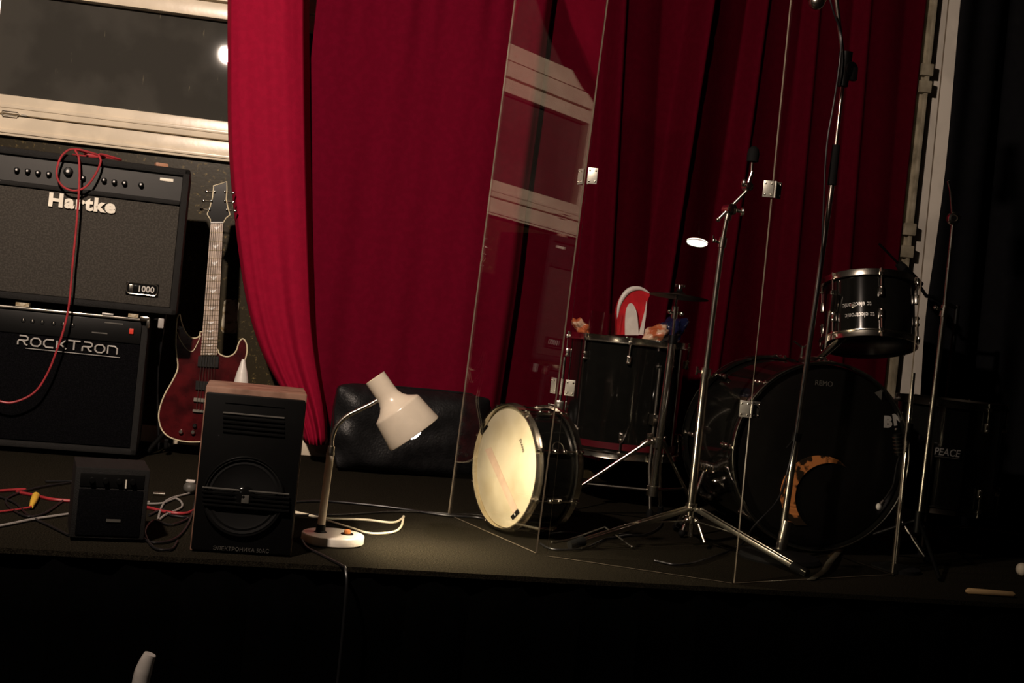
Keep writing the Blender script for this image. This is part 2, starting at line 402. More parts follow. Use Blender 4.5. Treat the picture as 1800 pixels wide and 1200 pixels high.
def curtains():
    # front curtain gathered into a narrow tail
    L = sorted([(at(px, py, 4.72).z, at(px, py, 4.72).x) for px, py in ((399, -200), (398, 0), (398, 150), (399, 260), (407, 350), (418, 450), (432, 540), (452, 610), (485, 680), (530, 740), (543, 775))])
    Rr = sorted([(at(px, py, 4.72).z, at(px, py, 4.72).x) for px, py in ((548, -200), (541, 0), (543, 200), (547, 400), (553, 600), (570, 700), (578, 772))])
    zt, zb = 2.72, 0.075
    def f(u, v):
        z = zt+(zb-zt)*v
        xl, xr = soft_tab(L, z), soft_tab(Rr, z)
        x = xl+(xr-xl)*u
        y = 4.74 - 0.055*math.sin(PI*min(1, u*1.02))**0.7
        k = smooth_tab([(0, 1.6), (0.9, 1.0), (1.6, 0.6), (2.7, 1.0)], z)
        y += k*(0.012*noise.noise(V((u*4.2+0.3*z, z*0.35, 2)))+0.008*noise.noise(V((u*9+0.5*z, z*0.5, 5)))+0.003*math.sin(u*21+1.2*z))
        y += 0.003*noise.noise(V((x*9, z*3, 1)))
        if u > 0.93: y += (u-0.93)/0.07*0.10
        if u < 0.06: y += (0.06-u)/0.06*0.04
        return V((x, y, z))
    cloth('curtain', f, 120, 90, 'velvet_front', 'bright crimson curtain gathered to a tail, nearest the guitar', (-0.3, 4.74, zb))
    # broad flat curtain
    zt2, zb2 = 2.72, 0.13
    def f2(u, v):
        z = zt2+(zb2-zt2)*v
        x0 = -0.20; x1 = smooth_tab([(0.1, 0.66), (0.9, 0.685), (1.6, 0.70), (2.7, 0.74)], z)
        x = x0+(x1-x0)*u
        y = 4.845+0.010*math.sin(x*9+0.5*z)+0.006*math.sin(x*23+z)+0.004*math.sin(x*51-1.3*z)*(0.4+0.6*v)
        top = smooth_tab([(1.4, 0), (2.0, 1)], z)
        y += top*0.006*math.sin(x*70)
        y += 0.006*noise.noise(V((x*5, z*2, 3)))
        y += 0.035*smooth_tab([(-0.2, 1), (-0.02, 0)], x)
        # pleat folded back along the right edge
        y -= 0.03*math.exp(-((x-x1+0.045)/0.03)**2)
        y += 0.02*max(0, (u-0.965)/0.035)
        return V((x, y, z))
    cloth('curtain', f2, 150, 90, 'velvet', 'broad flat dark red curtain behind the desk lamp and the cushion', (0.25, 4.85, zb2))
    # right curtain in deep pleats
    ridges = [  # (px at y=0, px at y=500, width, height)
        (1093, 1066, 0.055, 0.135), (1243, 1166, 0.065, 0.17), (1345, 1276, 0.055, 0.105), (1440, 1395, 0.05, 0.075), (1530, 1490, 0.05, 0.07)]
    rr = []
    for a, b_, w, h in ridges:
        p, q = at(a, 0, 4.85), at(b_, 500, 4.85)
        rr.append((p.x, p.z, q.x, q.z, w, h))
    zt3, zb3 = 2.72, 0.10
    def f3(u, v):
        z = zt3+(zb3-zt3)*v
        x = 0.52+(2.262-0.52)*u
        y = 4.915+0.004*math.sin(x*31+z)+0.004*noise.noise(V((x*6, z*2, 8)))
        for (xa, za, xb, zb_, w, h) in rr:
            c = xa+(xb-xa)*(z-za)/(zb_-za)
            c = c if z > 0.3 else c
            d = x-c
            if d < 0: k = smooth_tab([(-w, 0), (0, 1)], d)             # face turned left, towards the lamp
            elif d < 0.02: k = 1-0.22*smooth_tab([(0, 0), (0.02, 1)], d)
            else: k = 0.78*max(0.0, 1-(d-0.02)/0.16)                 # long face turned away
            y -= h*k
        return V((x, y, z))
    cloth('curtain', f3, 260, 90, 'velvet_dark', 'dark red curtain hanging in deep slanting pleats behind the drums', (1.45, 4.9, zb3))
    # curtain swept aside at the far left, seen mirrored in the shield
    edge = [(2.72, -0.74), (2.3, -0.80), (2.02, -1.03), (1.85, -1.24), (1.72, -1.46), (1.62, -1.62), (1.2, -1.80), (0.1, -1.86)]
    edge.sort()
    def f4(u, v):
        z = 2.72+(0.08-2.72)*v
        xr = lerp_tab(edge, z); xl = -2.25
        x = xl+(xr-xl)*u
        y = 4.90+0.025*math.sin(u*26+1.5*z)+0.012*math.sin(u*55)
        return V((x, y, z))
    cloth('curtain', f4, 110, 90, 'velvet_front', 'red curtain swept aside to the left, seen mirrored in the clear shield', (-1.8, 4.9, 0.08))
    # black drape on the right
    E = sorted([(at(px, py, 4.45).z, at(px, py, 4.45).x) for px, py in ((1700, -200), (1678, 0), (1665, 150), (1652, 300), (1636, 430), (1618, 560), (1610, 700), (1600, 850))])
    def f5(u, v):
        z = 2.9+(0.01-2.9)*v
        x = soft_tab(E, z)+u*1.9
        return V((x, 4.45+0.04*math.sin(x*16+0.4*z)+0.02*math.sin(x*37), z))
    b = MB(); b.grid(f5, 110, 50)
    o = b.build('stage_drape', 'black_drape', None, 180); md = o.modifiers.new('thickness', 'SOLIDIFY'); md.thickness = 0.004
    tag(o, 'black cloth drape hanging at the right side of the stage', 'drape')
curtains()

# ------------------------------------------------------------------ amplifiers
def amps():
    rot = 6.0
    d = V((math.cos(math.radians(rot)), math.sin(math.radians(rot)), 0)); nn = V((d.y, -d.x, 0))      # along the front, out of the front
    up = V((0, 0, 1))
    # lower combo
    fr = fl(245, 806); fr = V((fr.x, 4.36, 0))
    W, D, H = 0.62, 0.33, 0.487
    c0 = fr-d*(W/2)-nn*(D/2)
    # front-plane helper
    def on(px, py, o=0.0): return hit(px, py, fr+nn*o, nn)
    def bxm(c): return RZ(c, rot)
    a = thing('guitar_amplifier', 'black combo amplifier with slanted silver lettering, under the bigger amplifier', 'amplifier', c0, rot)
    b = MB(); m = bxm(c0)
    t = 0.022
    b.box((0, 0.01, H-t/2), (W, D-0.02, t), m, 0.005); b.box((0, 0.01, 0.02+t/2), (W, D-0.02, t), m, 0.005)
    for s in (-1, 1): b.box((s*(W/2-t/2), 0.01, H/2+0.01), (t, D-0.02, H-0.02), m, 0.005)
    b.box((0, D/2-0.01, H/2), (W-0.02, 0.014, H-0.05), m)
    b.build('cabinet', 'tolex', a)
    zc = on(130, 575).z
    b = MB(); b.box((0, -D/2+0.028, zc), (W-2*t, 0.02, 0.075), m, 0.003); b.build('control_panel', 'black_plastic', a)
    b = MB(); b.box((0, -D/2+0.016, H-0.006), (W+0.002, 0.014, 0.008), m, 0.002); b.build('trim_strip', 'dull_chrome', a)
    b = MB(); b.box((0, -D/2+0.03, (zc-0.04+0.045)/2), (W-2*t, 0.02, zc-0.04-0.045), m, 0.003); b.build('speaker_grille', 'grille_black', a)
    for k, px in enumerate((42, 58, 75, 95, 112, 128)):
        q = on(px, 563+0.1*(px-42), -0.03)
        k_ = MB(); k_.lathe([(0.0075, 0), (0.0075, 0.012), (0.006, 0.015), (0, 0.015)], TM(q+nn*0.0, nn), 14); ko = k_.build('knob', 'black_plastic', a)
        k_ = MB(); k_.box((0, 0.0035, 0.0155), (0.0016, 0.006, 0.001), TM(q, nn, d)); k_.build('knob_pointer', 'letter_white', ko)
    q = on(231, 582, -0.017); b = MB(); b.box((0, 0, 0.003), (0.014, 0.018, 0.008), TM(q, nn, d), 0.001); b.build('power_switch', 'red_switch', a)
    for px, py in ((200, 568), (175, 585)):
        q = on(px, py, -0.017); b = MB(); b.box((0, 0, 0), (0.06 if px == 200 else 0.05, 0.004, 0.002), TM(q, nn, d)); b.build('panel_mark', 'letter_dim', a)
    q = on(256, 558, 0.0)
    b = MB(); b.box(q+V((-0.002, 0.004, -0.004)), (0.032, 0.03, 0.014), None, 0.003); b.box(q+V((0.010, 0.004, -0.02)), (0.010, 0.03, 0.03), None, 0.003); b.build('corner_guard', 'chrome', a)
    # ROCKTRON lettering drawn with flat strokes
    o0 = on(28, 608, -0.012); o1 = on(208, 626, -0.012)
    wid = (o1-o0).length; xh = (o1-o0).normalized(); hgt = 0.030
    G = {'R': [[(0.12, 1), (0.75, 1), (1, .85), (1, .62), (.8, .5), (.1, .5), (0, .4), (0, 0)], [(.5, .5), (.75, .1), (1.0, 0)]],
         'O': [[(.25, .85), (.75, .85), (1, .6), (1, .25), (.75, 0), (.25, 0), (0, .25), (0, .6), (.25, .85)]],
         'C': [[(1, .85), (.25, .85), (0, .6), (0, .25), (.25, 0), (1, 0)]],
         'K': [[(0, .85), (0, 0)], [(.9, .95), (.35, .45), (0, .42)], [(.4, .45), (1, 0)]],
         'T': [[(-.2, 1), (1.1, 1)], [(.45, 1), (.45, 0)]],
         'N': [[(0, 0), (0, .85), (.7, .85), (1, .6), (1, 0)]]}
    b = MB(); word = 'ROCKTRON'; cw = wid/8
    for i, ch in enumerate(word):
        for st in G[ch]:
            pts = [o0+xh*(cw*(i+0.12+0.74*x))+up*(hgt*y+0.006) for x, y in st]
            b.tube(pts, 0.0031, 6)
    b.build('brand_lettering', 'letter_grey', a)
    b = MB(); b.tube([o0+xh*0.03-up*0.004, o1+xh*0.006-up*0.004], 0.0014, 6); b.build('lettering_underline', 'letter_grey', a)
    for sx in (-1, 1):
        for sy in (-1, 1):
            b = MB(); b.lathe([(0.016, 0), (0.016, 0.021), (0, 0.021)], TM(m @ V((sx*(W/2-0.05), sy*(D/2-0.06), 0))), 14); b.build('rubber_foot', 'black_rubber', a)
    # flat stuff lying on top of the lower combo, peeking out at the front
    zt = H
    def flat(name, px0, px1, py, h, mtl, label, cat, dep=0.05):
        p0, p1 = on(px0, py, -0.004), on(px1, py, -0.004); c = (p0+p1)/2; c.z = zt+h/2
        b = MB(); b.box((0, dep/2, 0), ((p1-p0).length, dep, h), RZ(c, rot), 0.001)
        single(name, b, mtl, label, cat, (c.x, c.y, zt))
    flat('cassette_box', 28, 52, 527, 0.013, 'paper', 'small pale printed box squeezed between the two amplifiers', 'box')
    flat('plastic_card', 180, 200, 545, 0.006, 'letter_grey', 'flat silver card lying on top of the lower amplifier', 'card')
    flat('sticker_tin', 226, 244, 546, 0.012, 'paper', 'small printed tin under the right end of the upper amplifier', 'tin')
    # upper combo on four feet
    fr2 = V((fr.x, fr.y, 0))
    rx = hit(323, 420, fr, nn); 
    W2, D2 = 0.66, 0.31
    zb, zt2 = 0.508, hit(325, 297, fr, nn).z
    H2 = zt2-zb
    cr = V((rx.x, rx.y, 0)); c1 = cr-d*(W2/2)-nn*(D2/2); c1.z = 0.487
    A = thing('bass_amplifier', 'big grey-grilled combo amplifier on top, with a red cable over it', 'amplifier', c1, rot)
    m = RZ(V((c1.x, c1.y, 0)), rot)
    t = 0.024
    b = MB()
    b.box((0, 0, zt2-t/2), (W2, D2, t), m, 0.008); b.box((0, 0, zb+t/2), (W2, D2, t), m, 0.008)
    for s in (-1, 1): b.box((s*(W2/2-t/2), 0, (zb+zt2)/2), (t, D2, H2), m, 0.008)
    b.box((0, D2/2-0.01, (zb+zt2)/2), (W2-0.02, 0.014, H2-0.02), m)
    b.build('cabinet', 'tolex', A)
    zs = hit(150, 337, fr, nn).z                      # rail between panel and grille
    b = MB(); b.box((0, -D2/2+0.025, (zt2-t+zs)/2), (W2-2*t, 0.02, zt2-t-zs), m); b.build('control_panel', 'panel_metal', A)
    b = MB(); b.box((0, -D2/2+0.008, zs), (W2-2*t, 0.016, 0.016), m, 0.006); b.build('cross_rail', 'tolex', A)
    b = MB(); b.box((0, -D2/2+0.02, (zs-0.01+zb+t)/2), (W2-2*t, 0.02, zs-0.01-zb-t), m, 0.004); b.build('speaker_grille', 'grille_grey', A)
    def on2(px, py, o=0.0): return hit(px, py, cr+nn*o, nn)
    for px, py in ((30, 297), (49, 299), (67, 302), (86, 304), (120, 300), (146, 311), (183, 315), (201, 318), (219, 320), (248, 323)):
        q = on2(px, py+2, -0.015); big = px == 120
        r = 0.014 if big else 0.0085
        k_ = MB(); k_.lathe([(r*1.15, 0), (r, 0.006), (r*0.92, 0.017), (r*0.6, 0.0185), (0, 0.0185)], TM(q, nn), 18); ko = k_.build('knob', 'black_plastic', A)
        k_ = MB(); k_.ball(q+nn*0.0175, r*0.42, seg=10); k_.build('knob_glint', 'pearl_and_glint', ko)  # white dome paints in the bright highlight on each knob
    q = on2(293, 316, -0.014); b = MB(); b.box((0, 0, 0), (0.044, 0.010, 0.003), TM(q, nn, d), 0.001); b.build('panel_plate', 'letter_white', A)
    q = on2(144, 358, -0.004)
    text('brand_lettering', 'Hartke', 0.060, face_m(q, d, nn), 'letter_white', A, 0.003, 0.0028, sx=1.12, spacing=1.13)
    # badge
    q = on2(250, 508, -0.008)
    b = MB(); b.box((0, 0, 0.002), (0.106, 0.042, 0.008), TM(q, nn, d), 0.003); bd = b.build('badge', 'black_gloss', A)
    b = MB()
    w, h, r = 0.100, 0.037, 0.012
    pts = []
    for cx, cy, a0 in ((w/2-r, h/2-r, 0), (-w/2+r, h/2-r, 90), (-w/2+r, -h/2+r, 180), (w/2-r, -h/2+r, 270)):
        for k in range(5):
            an = math.radians(a0+22.5*k); pts.append(q+nn*0.007+d*(cx+r*math.cos(an))+up*(cy+r*math.sin(an)))
    b.tube(pts, 0.0022, 6, closed=True); b.build('badge_rim', 'chrome', bd)
    text('badge_lettering', '1000', 0.028, face_m(q+nn*0.0065+d*0.012, d, nn), 'letter_grey', bd, 0.0008, 0.0006)
    b = MB(); b.box((-0.036, 0, 0.0068), (0.014, 0.024, 0.002), TM(q, nn, d), 0.0008); b.build('badge_emblem', 'chrome', bd)
    for sx in (-1, 1):
        for sy in (-1, 1):
            b = MB(); p = m @ V((sx*(W2/2-0.06), sy*(D2/2-0.05), 0)); b.lathe([(0.018, 0.487), (0.018, zb+0.002), (0, zb+0.002)], TM((p.x, p.y, 0)), 14); b.build('rubber_foot', 'black_rubber', A)
    # handle strap on top
    # small brown wooden piece on top right
    p = on2(284, 288, -0.05); p.z = zt2
    b = MB(); b.box((0, 0, 0.007), (0.042, 0.03, 0.014), RZ(p, 20), 0.003)
    single('wooden_slide', b, 'brown_wood', 'small reddish brown wooden piece lying on top of the grey amplifier', 'block', p)
    # red cable: coil on top, loop in front of the panel, long hang to the left
    z = zt2+0.006
    def o3(px, py, o): return on2(px, py, o)
    pts = [m @ V((0.0, 0.06, z)), m @ V((0.02, -0.02, z)), m @ V((-0.06, -0.05, z+0.004)), m @ V((-0.02, -0.10, z)), m @ V((0.05, -0.14, z)),
           o3(134, 262, 0.012), o3(112, 270, 0.020), o3(101, 292, 0.028), o3(101, 314, 0.034), o3(114, 330, 0.036), o3(133, 335, 0.036), o3(152, 327, 0.036), o3(168, 306, 0.03), o3(177, 284, 0.022), o3(176, 271, 0.012),
           m @ V((0.10, -0.13, z)), m @ V((0.06, -0.09, z+0.005)), m @ V((-0.02, -0.07, z+0.010)), m @ V((-0.01, -0.13, z+0.008)),
           o3(133, 264, 0.016), o3(139, 280, 0.024), o3(139, 330, 0.046), o3(134, 400, 0.05), o3(128, 460, 0.05), o3(122, 530, 0.05), o3(113, 575, 0.05), o3(100, 615, 0.05), o3(84, 655, 0.05), o3(62, 688, 0.05), o3(30, 705, 0.05), o3(0, 705, 0.05), o3(-60, 680, 0.05), o3(-110, 720, 0.05), o3(-140, 800, 0.02)]
    pts[-1].z = 0.01
    b = MB(); b.tube(catmull(pts, 7), 0.0036, 8)
    single('instrument_cable', b, 'cable_red', 'red cable looped over the upper amplifier and hanging down its front', 'cable', (pts[0].x, pts[0].y, z))
    # plug and power brick hanging beside the lower combo
    p = on(283, 568, -0.03)
    b = MB(); b.box((0, 0, 0), (0.017, 0.016, 0.034), RZ(p, rot), 0.004); 
    q = b.build('plug_body', 'cable_grey', None)
    bpy.data.objects.remove(q)
    T = thing('cable_plug', 'pale grey plug hung beside the lower amplifier next to the guitar', 'plug', p)
    b = MB(); b.box((0, 0, 0), (0.020, 0.016, 0.034), RZ(p, rot), 0.004); b.build('plug_body', 'cable_grey', T)
    b = MB(); b.tube(catmull([p+V((0, 0, 0.015)), p+V((0.004, 0.02, 0.04)), p+V((0.0, 0.09, 0.025)), p+V((-0.02, 0.2, -0.2)), p+V((0, 0.28, -p.z+0.01))], 6), 0.004, 8); b.build('plug_lead', 'cable_black', T)
amps()

# ------------------------------------------------------------------ guitar
def guitar():
    lo, hi = at(345, 775, 4.62), at(385, 320, 4.69)
    wv = (hi-lo).normalized(); uv = V((1, 0, 0)); nv = uv.cross(wv).normalized()
    if nv.y > 0: nv = -nv
    def gp(zx, zy, o=0.0):                     # crop coordinates -> pixel -> plane of the guitar
        return hit(230+zx/2.354, 290+zy/2.354, lo, nv)+nv*o
    left = [(285, 1145), (240, 1145), (190, 1137), (150, 1119), (126, 1090), (115, 1045), (121, 1000), (142, 945), (172, 893), (194, 842), (190, 790), (186, 740), (188, 680), (192, 635), (203, 618)]
    inl = [(207, 640), (216, 668), (230, 695), (247, 712), (268, 716), (285, 706), (294, 690)]
    right_in = [(357, 760), (364, 778), (382, 789), (402, 792), (424, 783), (438, 764), (446, 738), (456, 722), (467, 720)]
    right = [(478, 738), (481, 770), (470, 815), (452, 860), (447, 895), (462, 940), (486, 985), (499, 1040), (494, 1085), (470, 1120), (425, 1140), (360, 1147)]
    body = left+inl+right_in+right
    g = thing('electric_guitar', 'dark red electric guitar with bird inlays leaning in its stand between amplifier and curtain', 'guitar', V((lo.x, lo.y, 0.0)))
    th = 0.042
    sm = catmull([gp(x, y) for x, y in body]+[gp(*body[0])], 3)[:-1]
    b = MB(); b.prism(sm, -nv*th); b.build('body', 'guitar_red', g, 50)
    b = MB(); b.tube([p+nv*0.0008 for p in sm], 0.0026, 6, closed=True); b.build('body_binding', 'binding', g)
    # horn carve line
    b = MB(); b.tube(catmull([gp(x, y, 0.002) for x, y in ((192, 690), (200, 715), (220, 748), (240, 768), (256, 770), (272, 745), (290, 705))], 4), 0.0016, 6); b.build('carved_edge', 'binding', g)
    # neck and fretboard
    A, B_, C_, D_ = gp(332, 240, 0.012), gp(383, 240, 0.012), gp(357, 786, 0.012), gp(290, 786, 0.012)
    b = MB(); b.prism([A-nv*0.006, B_-nv*0.006, C_-nv*0.006, D_-nv*0.006], -nv*0.022); b.build('neck', 'guitar_back', g)
    b = MB(); b.prism([A, B_, C_, D_], -nv*0.006); fb = b.build('fretboard', 'fretboard', g)
    scale = 0.648
    Ltot = ((D_+C_)/2-(A+B_)/2).length
    full = scale
    def fpos(n): return full*(1-2**(-n/12))
    k = Ltot/fpos(24)
    def line(t): return A.lerp(D_, t), B_.lerp(C_, t)
    for n in range(1, 25):
        t = fpos(n)*k/Ltot; p, q = line(t)
        b = MB(); b.tube([p+nv*0.0006, q+nv*0.0006], 0.0013, 6); b.build('fret', 'fret', fb)
    for n in (1, 3, 5, 7, 9, 12, 15, 17, 19, 21, 24):
        t = (fpos(n)+fpos(n-1))/2*k/Ltot; p, q = line(t); c = (p+q)/2+nv*0.0004; w = (q-p).length*0.30; x = (q-p).normalized(); y = (A-D_).normalized()
        h = min(w*0.7, (fpos(n)-fpos(n-1))*k*0.36)
        b = MB(); b.prism([c-x*w+y*h*0.9, c-x*w*0.45+y*h*0.1, c-x*w*0.1+y*h*0.3, c+x*w*0.25+y*h*0.25, c+x*w*1.0+y*h*0.8, c+x*w*0.55-y*h*0.2, c+x*w*0.1-y*h*1.0, c-x*w*0.4-y*h*0.45], nv*0.0006); b.build('bird_inlay', 'pearl_and_glint', fb)
    # headstock
    hs = [(332, 240), (330, 226), (316, 204), (329, 172), (339, 132), (343, 86), (370, 79), (397, 69), (398, 102), (395, 142), (403, 182), (411, 206), (393, 221), (383, 240)]
    hp = [gp(x, y, 0.004) for x, y in hs]
    b = MB(); b.prism(hp, -nv*0.015); b.build('headstock', 'black_gloss', g)
    b = MB(); b.tube([p+nv*0.0005 for p in hp], 0.0022, 6, closed=True); b.build('headstock_binding', 'binding', g)
    b = MB(); b.tube([A+nv*0.002, B_+nv*0.002], 0.0025, 6); b.build('nut', 'pearl_and_glint', g)
    for zx, zy, s in ((320, 150, -1), (312, 185, -1), (334, 112, -1), (404, 112, 1), (404, 150, 1), (412, 186, 1)):
        p = gp(zx-6*s, zy, -0.004); q = p+V((s*0.017, 0, 0))
        b = MB(); b.tube([p, q], 0.0025, 8); b.ball(q+V((s*0.005, 0, 0)), 0.0065, (1.1, 0.6, 0.9), 10); tp = b.build('tuning_peg', 'chrome', g)
        b = MB(); c = gp(zx-14*s, zy, 0.0045); b.lathe([(0.004, 0), (0.004, 0.008), (0.002, 0.009), (0, 0.009)], TM(c, nv), 10); b.build('string_post', 'chrome', tp)
    # pickups, bridge, knobs, strings
    def quad(name, pts, mtl, h): b = MB(); b.prism([gp(x, y, 0.001) for x, y in pts], nv*h); return b.build(name, mtl, g)
    quad('pickup', [(280, 790), (365, 792), (362, 838), (277, 832)], 'black_plastic', 0.009)
    quad('pickup', [(270, 892), (355, 898), (352, 935), (268, 928)], 'black_plastic', 0.009)
    quad('bridge', [(262, 962), (352, 970), (350, 985), (260, 977)], 'dull_chrome', 0.010)
    quad('tailpiece', [(258, 1010), (350, 1018), (349, 1028), (257, 1020)], 'dull_chrome', 0.010)
    for i in range(6):
        f = (i+0.7)/6.4
        p = A.lerp(B_, f)+nv*0.003; q = gp(262+88*f, 1015+8*f, 0.011); mid = D_.lerp(C_, f)+nv*0.004
        b = MB(); b.tube([p, mid, q], 0.0005+0.0001*(5-i), 5); b.build('string', 'dull_chrome', g)
    for zx, zy in ((258, 1105), (265, 1078), (208, 1103)):
        c = gp(zx, zy, 0.001); b = MB(); b.lathe([(0.008, 0), (0.0075, 0.012), (0.006, 0.015), (0, 0.015)], TM(c, nv), 16); b.build('knob', 'chrome' if zx != 265 else 'black_plastic', g)
    # stand
    gx, gy = lo.x, lo.y
    s = thing('guitar_stand', 'low black tubular guitar stand holding the dark red guitar', 'stand', V((gx, gy+0.045, 0)))
    z0 = lo.z-0.02
    for sx in (-1, 1):
        b = MB(); b.tube(catmull([V((gx, gy+0.065, 0.30)), V((gx+sx*0.08, gy+0.06, 0.14)), V((gx+sx*0.16, gy-0.06, 0.011))], 5), 0.009, 10); b.build('leg', 'black_plastic', s)
        b = MB(); b.tube(catmull([V((gx+sx*0.07, gy+0.06, z0+0.09)), V((gx+sx*0.10, gy+0.05, z0-0.005)), V((gx+sx*0.10, gy-0.02, z0-0.013)), V((gx+sx*0.10, gy-0.04, z0+0.02))], 5), 0.008, 10); b.build('cradle_arm', 'black_rubber', s)
    b = MB(); b.tube([V((gx, gy+0.065, 0.30)), V((gx, gy+0.19, 0.011))], 0.009, 10); b.build('rear_leg', 'black_plastic', s)
guitar()

# ------------------------------------------------------------------ hi-fi loudspeaker on the stage edge
def hifi():
    bl, br = V((-0.283, 2.945, 0)), V((-0.051, 2.960, 0))
    d = (br-bl).normalized(); n = V((d.y, -d.x, 0)); up = V((0, 0, 1))
    W = (br-bl).length; H = 0.383; D = 0.235
    c = (bl+br)/2-n*(D/2); rot = math.degrees(math.atan2(d.y, d.x))
    t = thing('loudspeaker', 'black bookshelf loudspeaker with brown wood top at the stage edge', 'loudspeaker', c, rot)
    m = RZ(c, rot)
    b = MB(); b.box((0, 0.008, H/2), (W, D-0.016, H), m, 0.003); b.build('cabinet', 'veneer', t)
    b = MB(); b.box((0, -D/2+0.008, H/2-0.004), (W-0.006, 0.016, H-0.018), m, 0.004); b.build('front_panel', 'black_plastic', t)
    def on(px, py, o=0.0): return hit(px, py, bl+n*o, n)
    def ribs(name, x0, x1, ys, sl, mtl='black_gloss', th=0.003):
        for y in ys:
            p, q = on(x0, y, 0.001), on(x1, y+sl*(x1-x0), 0.001)
            b = MB(); o = 0.008 if y > 800 else 0.0; b.tube([p+n*o, q+n*o], th*(0.7 if y == ys[0] else 1), 6); b.build(name, 'letter_dim' if y == ys[0] and len(ys) > 1 else mtl, t)
    ribs('grille_rib', 392, 500, (725, 733, 741, 749, 757), 0.09)
    ribs('grille_rib', 356, 508, (855, 862.5, 870, 877.5, 885), 0.085)
    ribs('panel_line', 396, 500, (707,), 0.09, 'black_gloss', 0.0015)
    # tweeter, woofer
    def cone(px, py, R, name, cap):
        cc = on(px, py, 0.0012)
        b = MB(); b.lathe([(R*1.02, 0), (R*1.06, 0.004), (R*0.98, 0.007), (R*0.92, 0.002), (R*0.86, 0.004), (R*0.80, 0.001), (R*0.35, -0.010+0.011), (0, 0.0012)], TM(cc, n), 40); o = b.build(name, 'black_rubber', t)
        b = MB(); b.ball(cc+n*0.002, R*cap, (1, 1, 0.4), 16, frame(n)); b.build('dust_cap', 'black_gloss', o)
        b = MB(); b.tube([cc+n*0.007+(d*math.cos(a)+up*math.sin(a))*R*1.04 for a in [2*PI*k/48 for k in range(48)]], 0.0018, 6, closed=True); b.build('cone_rim', 'black_gloss', o)
    cone(428, 872, 0.088, 'woofer', 0.30)
    q = on(431, 877, 0.012); b = MB(); b.box((0, 0, 0), (0.017, 0.019, 0.003), TM(q, n, d), 0.001); b.build('badge', 'letter_dim', t)
    q = on(424, 966, 0.0015); text('model_lettering', '\u042d\u041b\u0415\u041a\u0422\u0420\u041e\u041d\u0418\u041a\u0410 50\u0410\u0421', 0.0125, face_m(q, d, n), 'letter_dim', t, 0.0006)
hifi()

# ------------------------------------------------------------------ small practice amp
def mini():
    fr = fl(175, 953); rot = 13
    W, D, H = 0.165, 0.17, 0.172
    t = thing('practice_amplifier', 'small black box amplifier on the stage floor left of the loudspeaker', 'amplifier', V((fr.x-0.005, fr.y+D/2+0.005, 0)), rot)
    m = RZ(V((fr.x-0.005, fr.y+D/2+0.005, 0)), rot)
    b = MB(); b.box((0, 0, H/2+0.004), (W, D, H-0.008), m, 0.004); b.build('cabinet', 'tolex', t)
    b = MB(); b.box((0, -D/2, H*0.40), (W*0.86, 0.006, H*0.62), m, 0.002); b.build('speaker_grille', 'grille_black', t)
    b = MB(); b.box((0, -D/2, H*0.83), (W*0.86, 0.004, H*0.18), m, 0.001); b.build('control_panel', 'black_plastic', t)
    for x in (-0.045, -0.015, 0.015, 0.045):
        b = MB(); b.lathe([(0.007, 0), (0.006, 0.009), (0, 0.010)], TM(m @ V((x, -D/2-0.002, H*0.83)), m.to_3x3() @ V((0, -1, 0))), 12); b.build('knob', 'black_gloss', t)
    b = MB(); b.box((0.03, -D/2-0.004, H*0.80), (0.003, 0.004, 0.02), m); b.build('switch_lever', 'letter_white', t)
    b = MB(); b.box((0.01, -D/2-0.004, H*0.30), (0.032, 0.003, 0.006), m); b.build('name_plate', 'letter_dim', t)
    for sx in (-1, 1):
        for sy in (-1, 1):
            b = MB(); b.lathe([(0.009, 0), (0.009, 0.006), (0, 0.006)], TM(m @ V((sx*0.06, sy*0.06, 0))), 10); b.build('rubber_foot', 'black_rubber', t)
mini()

